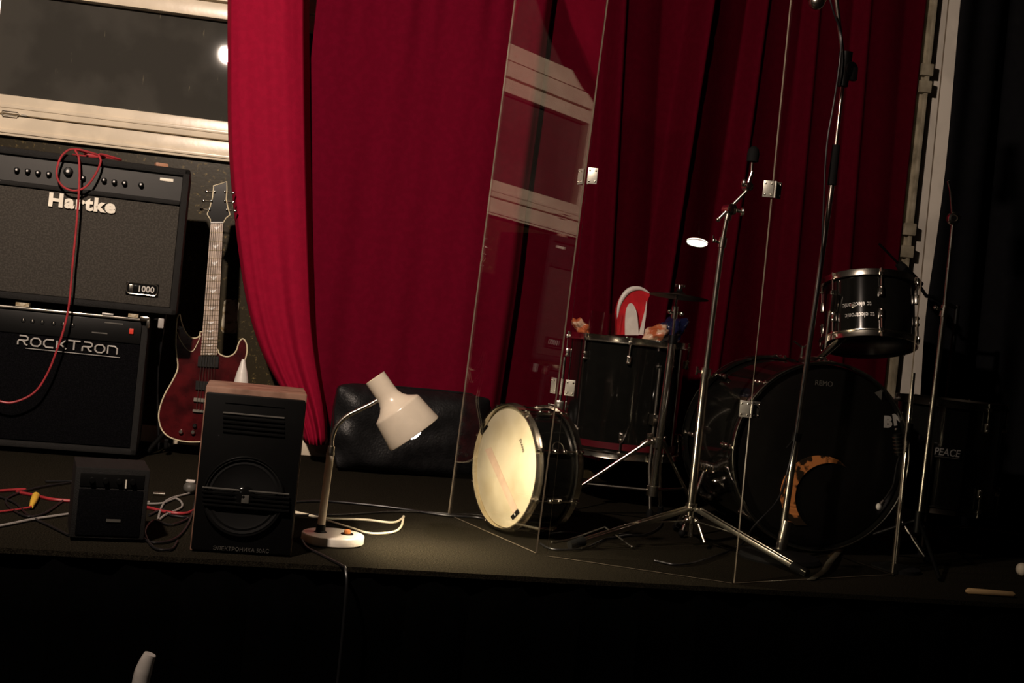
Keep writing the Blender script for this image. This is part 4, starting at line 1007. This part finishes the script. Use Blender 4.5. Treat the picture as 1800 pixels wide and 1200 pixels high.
def boom_stand():
    Y = 3.57
    p0 = at(1213, 945, Y); p0 = V((p0.x, Y, 0.03)); sh = at(1240, 655, Y); col = at(1215, 893, Y)
    j = at(1269, 428, Y); k = at(1279, 375, Y)
    t = thing('boom_cymbal_stand', 'tall chrome boom stand with double-braced legs and no cymbal on it', 'stand', V((p0.x, Y, 0)))
    b = MB(); b.tube([p0, at(1216, 884, Y)], 0.0085, 14); b.build('centre_rod', 'chrome', t)
    b = MB(); b.tube([at(1213, 905, Y), sh], 0.0122, 18); b.build('base_tube', 'chrome', t)
    b = MB(); b.tube([sh-V((0, 0, 0.015)), sh+V((0.002, 0, 0.014))], 0.0155, 16); b.tube([sh, sh+V((-0.026, -0.004, 0.004))], 0.005, 8); b.box(sh+V((-0.028, -0.004, 0.004)), (0.008, 0.010, 0.026), None, 0.003); b.build('height_clamp', 'chrome', t)
    b = MB(); b.tube([sh, j], 0.0085, 16); b.build('middle_tube', 'dull_chrome', t)
    b = MB(); b.tube([j-V((0, 0, 0.012)), j+V((0.002, 0, 0.018))], 0.012, 14); b.tube([j, j+V((-0.026, -0.004, 0.006))], 0.004, 8); b.ball(j+V((-0.026, -0.004, 0.006)), 0.007, seg=10); b.box(j+V((-0.030, -0.004, 0.010)), (0.006, 0.008, 0.022), None, 0.002); b.build('height_clamp', 'chrome', t)
    b = MB(); b.tube([j, k], 0.007, 14); b.build('upper_tube', 'chrome', t)
    b = MB(); q = k+V((0.004, 0, 0.012)); b.lathe([(0.017, -0.016), (0.017, 0.016), (0.012, 0.019), (0, 0.019)], TM(q, (0.3, -1, 0)), 20); b.tube([q+V((0.02, 0, 0)), q+V((0.036, -0.005, -0.002))], 0.006, 10); b.ball(q+V((0.038, -0.005, -0.002)), 0.011, (0.6, 1, 1.2), 12); b.tube([k-V((0, 0, 0.02)), q], 0.011, 12)
    b.build('boom_tilter', 'chrome', t)
    # boom: short tail left, arm up right
    tail, tip = at(1262, 386, Y), at(1313, 335, Y-0.02)
    b = MB(); b.tube([tail, tip], 0.0052, 12); b.ball(tail, 0.007, seg=10); b.build('boom_arm', 'dull_chrome', t)
    b = MB(); q = tip+V((0, 0, 0.012)); b.lathe([(0.013, -0.012), (0.013, 0.012), (0.009, 0.015), (0, 0.015)], TM(q, (0.3, -1, 0)), 18); b.ball(q+V((-0.016, -0.008, 0.008)), 0.010, (0.7, 1, 1.3), 10); b.tube([q+V((0, 0, 0)), q+V((0.010, 0, 0.045))], 0.007, 12); b.build('cymbal_tilter', 'chrome', t)
    e = at(1322, 285, Y-0.02); b = MB(); b.tube([q+V((0.008, 0, 0.03)), e+V((0, 0, 0.02))], 0.0042, 10); b.build('cymbal_rod', 'chrome', t)
    b = MB(); b.lathe([(0.009, -0.012), (0.017, -0.010), (0.018, 0.012), (0.015, 0.026), (0.007, 0.034), (0, 0.035)], TM(e+V((0.001, 0, 0.012))), 18); b.build('felt_and_sleeve', 'black_rubber', t)
    # tripod
    b = MB(); b.tube([col-V((0, 0, 0.008)), col+V((0, 0, 0.014))], 0.018, 18); low = V((p0.x, Y, col.z-0.035)); b.tube([low-V((0, 0, 0.008)), low+V((0, 0, 0.010))], 0.016, 18); b.build('leg_collar', 'chrome', t)
    feet = [fl(1000, 966), fl(1418, 1016), V((p0.x+0.03, Y+0.26, 0))]
    for f in feet:
        f = V((f.x, f.y, 0.012)); dd = V((f.x-col.x, f.y-col.y, 0)).normalized(); sd = V((-dd.y, dd.x, 0))
        h = V((p0.x, Y, col.z))+dd*0.02
        b = MB()
        for s in (-1, 1):
            M3 = frame((f-h), sd); mm = M3.to_4x4(); mm.translation = h+sd*0.009*s
            L_ = (f-h).length; b.box((0, 0, L_/2), (0.004, 0.013, L_), mm, 0.001)
        b.tube([h-sd*0.014, h+sd*0.014], 0.005, 10); lg = b.build('leg', 'dull_chrome', t)
        b = MB(); b.tube([f+(h-f).normalized()*0.05, f], [0.014, 0.012], 14); b.build('rubber_foot', 'black_rubber', lg)
        pm = h+(f-h)*0.42; hb = low+dd*0.018
        b = MB(); M3 = frame((pm-hb), sd); mm = M3.to_4x4(); mm.translation = hb; b.box((0, 0, (pm-hb).length/2), (0.010, 0.004, (pm-hb).length), mm, 0.001); b.ball(hb, 0.009, seg=10); b.ball(pm, 0.007, seg=8); b.build('leg_brace', 'chrome', t)
    # tension rod beside the foot
    b = MB(); b.tube([low+V((0.014, -0.01, 0)), V((p0.x+0.03, Y-0.05, 0.022))], 0.0055, 10); b.build('spike_rod', 'chrome', t)
boom_stand()

def mic_stand_tall():
    Y = 3.46
    p0 = at(1376, 945, Y); tp = at(1483, 135, Y)
    base = V((p0.x-0.004, Y, 0))
    t = thing('boom_microphone_stand', 'tall thin boom microphone stand in front of the bass drum', 'stand', base)
    b = MB(); b.lathe([(0, 0), (0.115, 0), (0.118, 0.006), (0.112, 0.016), (0.05, 0.026), (0.022, 0.032), (0, 0.032)], TM(base), 48); b.build('round_base', 'black_rubber', t)
    b = MB(); b.tube([base+V((0, 0, 0.02)), at(1384, 915, Y)], 0.0155, 18); b.build('base_socket', 'dull_chrome', t)
    c1 = at(1400, 768, Y)
    b = MB(); b.tube([base+V((0, 0, 0.03)), c1], 0.0095, 16); b.tube([c1, at(1463, 320, Y)], 0.0080, 16); b.build('lower_tube', 'dull_chrome', t)
    b = MB(); b.tube([c1-V((0.002, 0, 0.012)), c1+V((0.002, 0, 0.012))], 0.0135, 14); b.tube([c1, c1+V((-0.03, -0.01, -0.035))], 0.004, 8); b.build('cable_clip', 'black_plastic', t)
    b = MB(); b.tube([at(1462, 325, Y), at(1470, 255, Y)], [0.013, 0.011], 16); b.build('clutch', 'black_rubber', t)
    b = MB(); b.tube([at(1469, 258, Y), at(1481, 150, Y)], 0.0058, 14); b.build('upper_tube', 'chrome', t)
    j = at(1484, 122, Y)
    b = MB(); b.tube([at(1481, 152, Y), at(1487, 92, Y)], [0.015, 0.02], 16); b.lathe([(0.021, -0.02), (0.021, 0.02), (0, 0.022)], TM(j+V((0.01, 0, 0)), (0.4, -1, 0)), 20); b.box(j+V((0.025, -0.01, -0.012)), (0.02, 0.02, 0.04), None, 0.005); b.build('boom_joint', 'black_plastic', t)
    arm = at(1470, 0, Y-0.02); end = at(1459, -70, Y-0.03)
    b = MB(); b.tube([j, arm, end], 0.0062, 12); b.build('boom_arm', 'dull_chrome', t)
    q = end
    b = MB(); b.tube([q, at(1436, -55, Y-0.03)], 0.007, 10); b.tube([at(1443, -60, Y-0.03), at(1437, -15, Y-0.03)], 0.012, 14); b.build('microphone_clip', 'black_plastic', t)
    m = thing('microphone', 'microphone with a metal ball grille hanging at the top edge', 'microphone', at(1436, 5, Y-0.03))
    b = MB(); b.tube([at(1441, -75, Y-0.03), at(1437, -8, Y-0.03)], [0.011, 0.017], 16); b.build('microphone_body', 'black_plastic', m)
    b = MB(); c = at(1435.5, 3, Y-0.03); b.ball(c, 0.023, seg=20); b.build('ball_grille', 'dull_chrome', m)
    b = MB(); b.tube([c+V((0.0235*math.cos(a), 0.0235*math.sin(a), 0.004)) for a in [2*PI*i/30 for i in range(30)]], 0.003, 6, closed=True); b.build('grille_band', 'brass', m)
    pts = [at(1441, -75, Y-0.03), at(1462, 10, Y-0.03), at(1478, 60, Y-0.02), at(1476, 110, Y-0.03), at(1466, 180, Y-0.02), at(1453, 260, Y-0.02), at(1447, 380, Y-0.02), at(1442, 470, Y-0.015), at(1420, 620, Y-0.02), at(1398, 765, Y-0.02), at(1384, 830, Y-0.04), at(1366, 880, Y-0.08), at(1325, 925, Y-0.1), fl(1305, 955, 0.005), fl(1262, 975, 0.005), fl(1200, 992, 0.005), fl(1150, 985, 0.005)]
    b = MB(); b.tube(catmull(pts, 7), 0.0028, 7); single('microphone_cable', b, 'cable_black', 'thin black cable running down the tall microphone stand', 'cable', (base.x, Y, 0))
mic_stand_tall()

def right_stand():
    Y = 3.55
    k = at(1676, 384, Y); low = at(1633, 815, Y)
    base = V((low.x-0.012, Y, 0))
    t = thing('tripod_microphone_stand', 'thin microphone stand with a round tilt joint beside the black drape', 'stand', base)
    c = at(1660, 545, Y)
    b = MB(); b.tube([base+V((0, 0, 0.10)), c], 0.0085, 14); b.build('lower_tube', 'dull_chrome', t)
    b = MB(); b.tube([c, k], 0.0062, 14); b.build('upper_tube', 'dull_chrome', t)
    b = MB(); b.tube([c-V((0.002, 0, 0.02)), c+V((0.001, 0, 0.014))], 0.012, 14); b.tube([c, c+V((-0.032, -0.006, 0.004))], 0.005, 8); b.ball(c+V((-0.032, -0.006, 0.004)), 0.007, seg=10); b.build('height_clutch', 'dull_chrome', t)
    d = V((-0.3, -1, 0)).normalized()
    b = MB(); b.lathe([(0.0, -0.014), (0.017, -0.014), (0.019, -0.010), (0.019, 0.010), (0.016, 0.014), (0.010, 0.015), (0.008, 0.012), (0, 0.012)], TM(k, d), 28); b.build('tilt_joint', 'chrome', t)
    b = MB(); b.tube([k-V((0.004, 0, -0.01)), at(1671, 335, Y), at(1667, 318, Y)], 0.0045, 10); b.ball(k+V((0.02, 0, 0.006)), 0.006, seg=8); b.build('boom_arm', 'chrome', t)
    for a in (-100, 20, 140):
        r = math.radians(a); f = base+V((math.cos(r)*0.25, math.sin(r)*0.25, 0.008))
        b = MB(); b.tube([base+V((0, 0, 0.14)), f], 0.006, 10); b.build('leg', 'black_plastic', t)
    b = MB(); b.tube([base+V((0, 0, 0.10)), base+V((0, 0, 0.165))], 0.014, 14); b.build('leg_collar', 'black_plastic', t)
right_stand()

def tom_mic():
    Y = 4.16
    a, b_ = at(1582, 466, Y), at(1617, 503, Y)
    dv = (b_-a).normalized()
    base = V((2.16, 4.18, 0))
    t = thing('short_boom_stand', 'black boom stand behind the rack tom carrying a microphone', 'stand', base)
    top = at(1628, 520, Y)
    b = MB(); b.tube([base+V((0, 0, 0.02)), V((base.x, base.y, top.z-0.02))], 0.009, 12); b.build('lower_tube', 'black_plastic', t)
    b = MB(); b.tube([V((base.x, base.y, top.z-0.03)), top+V((0.02, 0, 0)), top], 0.007, 12); b.tube([top, b_], 0.006, 10); b.build('boom_arm', 'black_plastic', t)
    b = MB(); b.lathe([(0, 0), (0.11, 0), (0.11, 0.012), (0.03, 0.022), (0, 0.022)], TM(base), 32); b.build('round_base', 'black_rubber', t)
    m = thing('microphone', 'black microphone pointing over the rack tom in front of the pale wall strip', 'microphone', a)
    b = MB(); b.tube([a+dv*0.012, b_], 0.0165, 18); b.build('microphone_body', 'black_plastic', m)
    b = MB(); b.tube([a-dv*0.010, a+dv*0.016], [0.013, 0.0175], 18); b.build('microphone_head', 'black_rubber', m)
    c = at(1545, 428, Y); b = MB(); b.tube([a, c], 0.0042, 10); b.build('slim_capsule', 'black_plastic', m)
tom_mic()

def kick_mic():
    Y = 3.44
    base = V((at(1585, 900, Y).x, Y, 0))
    t = thing('low_microphone_stand', 'short stand with a thin rod at the right side of the bass drum', 'stand', base)
    b = MB(); b.lathe([(0, 0), (0.07, 0), (0.07, 0.010), (0.02, 0.02), (0, 0.02)], TM(base), 32); b.build('round_base', 'black_rubber', t)
    r1 = at(1606, 655, Y); r0 = at(1597, 755, Y)
    b = MB(); b.tube([base+V((0, 0, 0.015)), r0, r1], 0.0055, 12); b.build('stand_rod', 'chrome', t)
    b = MB(); b.tube([r0-V((0, 0, 0.03)), r0+V((0, 0, 0.02))], 0.012, 12); b.build('clutch', 'black_plastic', t)
    q0, q1 = at(1577, 762, Y-0.02), at(1582, 800, Y-0.02)
    b = MB(); b.tube([r0, q0+V((0.02, 0, -0.01))], 0.004, 8); b.build('clip_arm', 'black_plastic', t)
    m = thing('microphone', 'ribbed black microphone clipped low beside the bass drum', 'microphone', q0)
    b = MB(); b.tube([q0, q1], [0.014, 0.012], 16); b.build('microphone_body', 'black_plastic', m)
    for k in range(5):
        c = q0.lerp(q1, 0.15+0.17*k); b = MB(); ax = (q1-q0).normalized(); fm = frame(ax)
        b.tube([c+fm @ V((0.0145*math.cos(a), 0.0145*math.sin(a), 0)) for a in [2*PI*i/24 for i in range(24)]], 0.0016, 6, closed=True); b.build('microphone_rib', 'dull_chrome', m)
    b = MB(); b.ball(q0+V((-0.006, -0.004, 0.012)), 0.005, seg=8); b.build('screw', 'chrome', m)
    pts = [q1, q1+V((-0.006, 0, -0.03)), at(1571, 850, Y-0.02), at(1562, 867, Y-0.02), at(1553, 880, Y-0.02)]
    b = MB(); b.tube(catmull(pts, 6), 0.003, 8); T = thing('jack_cable', 'black cable ending in a chrome jack plug with a white painted glint by the bass drum', 'cable', pts[-1])
    b.build('lead', 'cable_black', T)
    e = at(1545, 890, Y-0.02); b = MB(); b.tube([pts[-1], e], [0.006, 0.008], 12); jp = b.build('jack_plug', 'chrome', T)
    b = MB(); b.ball(e, 0.0095, (0.9, 1, 1.1), 14); b.build('plug_glint', 'pearl_and_glint', jp)  # white ball puts the plug's glint into the colour
kick_mic()

def side_drum():
    c = V((2.02, 3.88, 0.15)); R, dep = 0.165, 0.34
    t = thing('low_floor_tom', 'black floor tom with a pale maker badge at the far right in the dark', 'drum', V((c.x, c.y, 0)))
    m, h1, h2 = drum(t, c, (0, 0, 1), R, dep, 6, 'head_black', 'head_black', hoop_m='bronze_dark', ref=(-0.3, -1, 0))
    for az in (-130, -10, 110):
        a = math.radians(az); e = V((math.cos(a), math.sin(a), 0)); p = V((c.x, c.y, 0))+e*(R+0.018)
        b = MB(); b.tube([p+V((0, 0, 0.36)), p+V((0, 0, 0.02))], 0.006, 10); lg = b.build('leg', 'bronze_dark', t)
        b = MB(); b.lathe([(0.012, 0), (0.012, 0.02), (0.006, 0.026), (0, 0.026)], TM(p), 12); b.build('rubber_foot', 'black_rubber', lg)
    v = V((-0.32, -0.95, 0)).normalized(); q = hit(1664, 797, V((c.x, c.y, 0))+v*(R+0.003), v)
    x = V((0, 0, 1)).cross(v).normalized()
    b = MB(); b.box((0, 0, 0), (0.088, 0.036, 0.002), TM(q, v, x), 0.0008); bd = b.build('badge', 'black_plastic', t)
    text('badge_lettering', 'PEACE', 0.032, TM(q+v*0.0015+V((0, 0, 0.003)), v, x), 'letter_grey', bd, 0.0003, 0.0004, shear=0.15, sx=0.85)
    b = MB(); b.box((0, -0.012, 0.0015), (0.075, 0.002, 0.001), TM(q, v, x)); b.build('badge_line', 'letter_dim', bd)
side_drum()

# ------------------------------------------------------------------ clear drum shield
def shield():
    A, B_, C_, D_ = fl(787, 905), fl(941, 973), fl(961, 978), fl(1286, 1026)
    pts3 = (fl(1291, 1026), V((1.628, 3.355, 0)))
    t = thing('drum_shield', 'clear acrylic screen of hinged panels standing in front of the drums', 'screen', V((0.8, 3.25, 0)))
    Hh, th = 1.68, 0.0045
    tops = []
    for i, (p, q) in enumerate(((A, B_), (C_, D_), pts3)):
        d = (q-p).normalized(); n = V((d.y, -d.x, 0))          # towards the viewer
        lean = -n*math.tan(math.radians((1.6, 0.7, 0.7)[i]))
        u = V((0, 0, 1))+lean
        b = MB()
        vs = []
        for s in (0, 1):
            o = -n*th*s
            vs.append([b.bm.verts.new(p+o+u*0.002), b.bm.verts.new(q+o+u*0.002), b.bm.verts.new(q+o+u*Hh), b.bm.verts.new(p+o+u*Hh)])
        f, g = vs
        b.bm.faces.new(f); b.bm.faces.new(list(reversed(g)))
        edge = [b.bm.faces.new((f[k], g[k], g[(k+1) % 4], f[(k+1) % 4])) for k in range(4)]
        for e in edge: e.material_index = 1
        b.build('shield_panel', ['acrylic', 'acrylic_edge'], t, 20, smooth=False)
        tops.append((p, q, d, n, u))
    # hinges
    def hinge(i, j, z):
        (p, q, d, n, u), (p2, q2, d2, n2, u2) = tops[i], tops[j]
        for (c0, dd, nn_, uu) in ((q-d*0.014, d, n, u), (p2+d2*0.014, d2, n2, u2)):
            c = c0+uu*z+nn_*0.0025
            mm = TM(c, nn_, dd)
            b = MB(); b.box((0, 0, 0), (0.026, 0.042, 0.003), mm, 0.001); h = b.build('hinge_leaf', 'hinge_metal', t)
            for sx in (-1, 1):
                for sy in (-1, 1): 
                    b = MB(); b.ball(c+nn_*0.0018+dd*0.008*sx+uu*0.014*sy, 0.0028, seg=8); b.build('screw', 'chrome', h)
        c = (q+p2)/2+u*z+n*0.004
        b = MB(); b.tube([c-u*0.021, c+u*0.021], 0.0035, 10); b.build('hinge_pin', 'hinge_metal', t)
    z1 = 0.6+(0); 
    def zpx(px, py, p, n): return hit(px, py, p, n).z
    hinge(0, 1, zpx(1031, 305, B_, tops[0][3])); hinge(0, 1, zpx(989, 681, B_, tops[0][3]))
    hinge(1, 2, zpx(1362, 332, D_, tops[1][3])); hinge(1, 2, zpx(1322, 720, D_, tops[1][3]))
shield()

# ------------------------------------------------------------------ floor odds and ends
def odds():
    def cab(name, pts, r, m, label, z=0.005):
        P = [fl(x, y, z) if not isinstance(x, Vector) else x for x, y in pts]
        b = MB(); b.tube(catmull(P, 7), r, 8); return single(name, b, m, label, 'cable', (P[0].x, P[0].y, 0))
    cab('patch_cable', [(-120, 868), (-30, 864), (42, 860), (30, 864), (60, 870), (90, 877), (125, 880), (190, 886), (250, 890), (290, 899), (320, 902), (338, 898), (370, 880)], 0.0042, 'cable_red', 'red cable lying across the stage floor behind the small amplifier')
    p = fl(60, 881, 0.0)
    T = thing('taped_plug', 'yellow taped plug lying by the red floor cable at the left edge', 'plug', p)
    a, c = fl(63, 871, 0.009), fl(55, 890, 0.009)
    b = MB(); b.tube([a, a.lerp(c, 0.5), c], [0.010, 0.009, 0.005], 12); b.build('plug_body', 'yellow_tape', T)
    b = MB(); b.tube(catmull([c, fl(45, 893, 0.006), fl(10, 898, 0.005), fl(-40, 902, 0.005)], 6), 0.003, 8); b.build('lead', 'cable_red', T)
    cab('signal_cable', [(-60, 934), (0, 924), (60, 912), (121, 903), (200, 890), (262, 882)], 0.0036, 'cable_grey', 'pale grey cable running straight in from the left edge')
    cab('signal_cable', [(-40, 862), (20, 880), (50, 905), (90, 925), (120, 940)], 0.003, 'cable_black', 'black cable crossing under the pale grey one at far left')
    cab('signal_cable', [(80, 846), (130, 846), (60, 858), (10, 878), (40, 905), (75, 903), (110, 880)], 0.003, 'cable_black', 'black cable curling near the yellow plug')
    # tangle beside the loudspeaker
    cab('signal_cable', [(226, 890), (232, 905), (240, 930), (258, 950), (285, 953), (310, 945), (328, 925), (338, 900), (345, 870), (350, 830)], 0.0032, 'cable_black', 'black cable in a wide loop left of the loudspeaker')
    cab('signal_cable', [(262, 905), (285, 895), (300, 905), (330, 910), (300, 922), (270, 915), (255, 935), (270, 962), (300, 965), (312, 950)], 0.003, 'cable_black', 'black cable coiled low inside the wide loop')
    cab('signal_cable', [(255, 885), (285, 884), (310, 876), (320, 890), (290, 905), (278, 913), (292, 880), (335, 866)], 0.003, 'cable_grey', 'grey cable tangled beside the loudspeaker')
    q = fl(333, 868, 0)
    T = thing('plug_adapter', 'rounded grey adapter on the floor just left of the loudspeaker', 'adapter', q)
    b = MB(); b.ball(q+V((0, 0, 0.019)), 0.02, (1.0, 1.3, 0.95), 18); b.build('adapter_body', 'letter_dim', T)
    b = MB(); b.box(q+V((0.0, 0.0, 0.039)), (0.026, 0.02, 0.006), None, 0.002); b.build('adapter_cap', 'white_plastic', T)
    q = fl(279, 872, 0.0); b = MB(); b.tube([q+V((-0.016, 0, 0.006)), q+V((0.016, 0.004, 0.006))], 0.006, 10); single('jack_plug', b, 'chrome', 'small chrome jack plug lying between the small amplifier and the loudspeaker', 'plug', q)
    # cables on the drum floor
    cab('floor_cable', [(515, 882), (560, 880), (620, 884), (700, 893), (780, 905), (845, 910), (900, 925), (955, 938), (1000, 936), (1060, 945), (1110, 940)], 0.0036, 'cable_black', 'long black cable running from the lamp across to the snare drum')
    cab('floor_cable', [(520, 905), (600, 904), (680, 899), (740, 899), (790, 903)], 0.003, 'cable_black', 'thin black cable crossing behind the cream flex loop')
    cab('floor_cable', [(950, 955), (965, 963), (990, 966), (1030, 962), (1080, 940), (1130, 940), (1160, 925), (1165, 905)], 0.0028, 'cable_black', 'black cable at the foot of the boom stand')
    # thin bent rod
    a, p, c = fl(1000, 948, 0.006), fl(1063, 926, 0.05), fl(1111, 961, 0.006)
    b = MB(); b.tube(catmull([fl(970, 952, 0.005), a, p], 4)[:-1]+[p, c], 0.0028, 8); b.ball(c, 0.005, seg=8); single('wire_rod', b, 'dull_chrome', 'thin bent metal rod standing like a tent on the floor behind the shield', 'rod', (a.x, a.y, 0))
    # thin rod added in place of a fourth shield panel's bottom edge
    a, c = fl(1405, 951, 0.004), fl(1570, 1010, 0.004)
    b = MB(); b.tube([a, c], 0.003, 8); b.ball(c, 0.005, seg=8); single('panel_edge_rod', b, 'bronze_dark', 'thin straight rod lying on the floor right of the tall stand', 'rod', (a.x, a.y, 0))
    # grey webbing strap
    P = [fl(1478, 965, 0.004), fl(1460, 985, 0.02), fl(1448, 1003, 0.012), fl(1425, 1018, 0.004)]
    P = catmull(P, 6); sd = V((1, 0.1, 0)).normalized()*0.011
    b = MB(); b.grid(lambda u, v: P[int(round(u*(len(P)-1)))]+sd*(v*2-1), len(P)-1, 2)
    o = single('webbing_strap', b, 'khaki', 'crumpled khaki strap at the stage edge right of the boom stand', 'strap', (P[0].x, P[0].y, 0)); md = o.modifiers.new('thickness', 'SOLIDIFY'); md.thickness = 0.002
    # drum sticks at the stage edge
    a, c = fl(1698, 1038, 0.0085), fl(1783, 1045, 0.0085)
    b = MB(); b.tube([a, a.lerp(c, 0.05), a.lerp(c, 0.95), c], [0.004, 0.0085, 0.0085, 0.005], 14); single('wooden_rod', b, 'wood_stick', 'short brown wooden rod lying at the right end of the stage edge', 'rod', (a.x, a.y, 0))
    q = fl(1796, 1012, 0); b = MB(); b.ball(q+V((0, 0, 0.02)), 0.02, seg=16); b.tube([q+V((0, 0, 0.02)), q+V((0.2, 0.03, 0.02))], 0.006, 10); single('drum_mallet', b, 'felt', 'felt-headed mallet cut by the right edge of the picture', 'mallet', q)
    # small beige bits behind the snare drum
    q = fl(1003, 765, 0.0); p = at(1004, 754, 4.02)
    b = MB(); r = 0.016
    T = thing('drum_beater', 'pale felt beater standing behind the snare drum', 'beater', V((p.x+0.01, 4.05, 0)))
    b.lathe([(0, -0.018), (r*0.8, -0.018), (r, -0.010), (r, 0.012), (r*0.7, 0.018), (0, 0.018)], TM(p, (1, -0.2, 0.1)), 20); b.build('beater_head', 'felt', T)
    b = MB(); b.tube([p, V((p.x+0.02, 4.05, 0.10)), V((p.x+0.01, 4.05, 0.012))], 0.004, 8); b.build('beater_rod', 'chrome', T)
    b = MB(); b.box((p.x+0.01, 4.07, 0.009), (0.08, 0.20, 0.018), None, 0.004); b.build('pedal_plate', 'bronze_dark', T)
    # chrome wing bolts of the pedal by the bass drum
    # bottle behind the loudspeaker
    p = at(426, 652, 4.60); q = V((p.x, 4.60, 0))
    T = thing('plastic_bottle', 'white conical plastic bottle behind the loudspeaker beside the guitar', 'bottle', q)
    zt = at(426, 637, 4.60).z
    b = MB(); b.lathe([(0, 0), (0.03, 0), (0.031, 0.01), (0.031, zt-0.10), (0.024, zt-0.06), (0.019, zt-0.035), (0, zt-0.035)], TM(q), 28); b.build('bottle_body', 'white_plastic', T)
    b = MB(); b.lathe([(0.019, zt-0.035), (0.013, zt-0.015), (0.006, zt+0.012), (0, zt+0.012)], TM(q), 20); b.build('bottle_nozzle', 'white_plastic', T)
    # torn paper on the black wall
    c = at(404, 556, WY); b = MB()
    pts = []
    for k in range(26):
        a = 2*PI*k/26; x = max(-1, min(1, 1.3*math.cos(a))); z = max(-1, min(1, 1.3*math.sin(a)))
        pts.append(V((c.x+x*0.030+0.004*noise.noise(V((k*1.3, 0, 0))), WY+0.0185, c.z+z*0.066+0.006*noise.noise(V((k*0.9, 2, 0))))))
    b.prism(pts, V((0, 0.0015, 0))); single('torn_poster', b, 'paper', 'torn yellowed paper stuck on the black wall beside the guitar neck', 'poster', (c.x, WY+0.0185, c.z-0.066))
    # pale curved tube in the foreground
    Y = 2.65
    P = [at(264, 1149, Y), at(257, 1165, Y), at(249, 1190, Y), at(244, 1225, Y), at(240, 1290, Y)]
    base = V((P[-1].x-0.01, Y+0.01, ROOMZ)); P.append(V((base.x, base.y, ROOMZ+0.3))); P.append(base)
    b = MB(); pp = catmull(P, 6); b.tube(pp, [0.0125+0.005*min(1, i/10) for i in range(len(pp))], 14); single('bent_tube', b, 'white_plastic', 'pale curved tube poking up in front of the stage at the bottom edge', 'tube', base)
odds()

# ------------------------------------------------------------------ lights
def lights():
    def pendant(p, aim, R, est, label):
        ax = (V(aim)-V(p)).normalized()
        t = thing('pendant_lamp', label, 'lamp', p)
        pr = [(0.02, -R*0.9), (0.03, -R*0.85), (R*0.55, -R*0.55), (R*0.9, -R*0.15), (R, 0.0)]
        b = MB(); b.lathe(pr+[(r-0.003, z) for r, z in reversed(pr)], TM(p, ax), 40, closed=True); b.build('lamp_shade', 'shade_green', t)
        b = MB(); b.lathe([(0, -0.004), (R*0.93, -0.004), (R*0.93, -0.012), (0, -0.012)], TM(p, ax), 40)
        em = mat('lamp_diffuser', (1, 1, 1), 0.5, emit=(1.0, 0.88, 0.72), est=est)
        b.build('diffuser', em, t)
        top = V(p)-ax*R*0.9
        b = MB(); b.tube([top, V((top.x, top.y, 3.0))], 0.004, 8); b.build('cord', 'cable_black', t)
    hp = at(402, 88, WY+0.036); rr_ = ray(402, 88); rr_.y = -rr_.y
    A = hp+rr_*(3.48/abs(rr_.y))
    pendant(A, A+V((0, 0.10, -1)), 0.055, 30, 'pendant lamp over the room in front of the stage')
    l = bpy.data.lights.new('room_light', 'SPOT'); l.energy = 500; l.color = (1.0, 0.80, 0.65); l.shadow_soft_size = 0.05
    l.spot_size = math.radians(154); l.spot_blend = 1.0
    o = bpy.data.objects.new('room_light', l); COL.objects.link(o); d = (V((-0.75, 5.0, 2.1))-A).normalized(); o.location = A+V((0, 0, -0.03))
    o.rotation_euler = d.to_track_quat('-Z', 'Y').to_euler()
    # second lamp behind the viewer, mirrored in the shield
    B = fl(1225, 428) if False else None
    p, n = fl(961, 978), None
    dd = (fl(1286, 1026)-p).normalized(); n = V((dd.y, -dd.x, 0)); n = (n+V((0, 0, math.tan(math.radians(0.7))))).normalized()
    h = hit(1225, 428, p, n); rd = ray(1225, 428); r2 = (rd-n*2*rd.dot(n)).normalized()
    q = h+r2*4.2
    pendant(q, q+V((0.08, 0.26, -1.0)), 0.066, 30, 'small pendant lamp behind the viewer, mirrored in the clear shield')
    # desk lamp bulb
    l = bpy.data.lights.new('desk_bulb', 'SPOT'); l.energy = 19; l.color = (1.0, 0.82, 0.55); l.shadow_soft_size = 0.02
    l.spot_size = math.radians(165); l.spot_blend = 0.5
    o = bpy.data.objects.new('desk_bulb', l); COL.objects.link(o); o.location = LAMP['p']
    o.rotation_euler = LAMP['ax'].to_track_quat('-Z', 'Y').to_euler()
    w = bpy.data.worlds.new('world'); S.world = w; w.use_nodes = True
    w.node_tree.nodes['Background'].inputs[0].default_value = (0.0, 0.0, 0.0, 1); w.node_tree.nodes['Background'].inputs[1].default_value = 0
lights()

S.view_settings.view_transform = 'Standard'
try: S.view_settings.look = 'None'
except Exception: pass
S.view_settings.exposure = 0.0; S.view_settings.gamma = 1.0; S.view_settings.use_curve_mapping = False
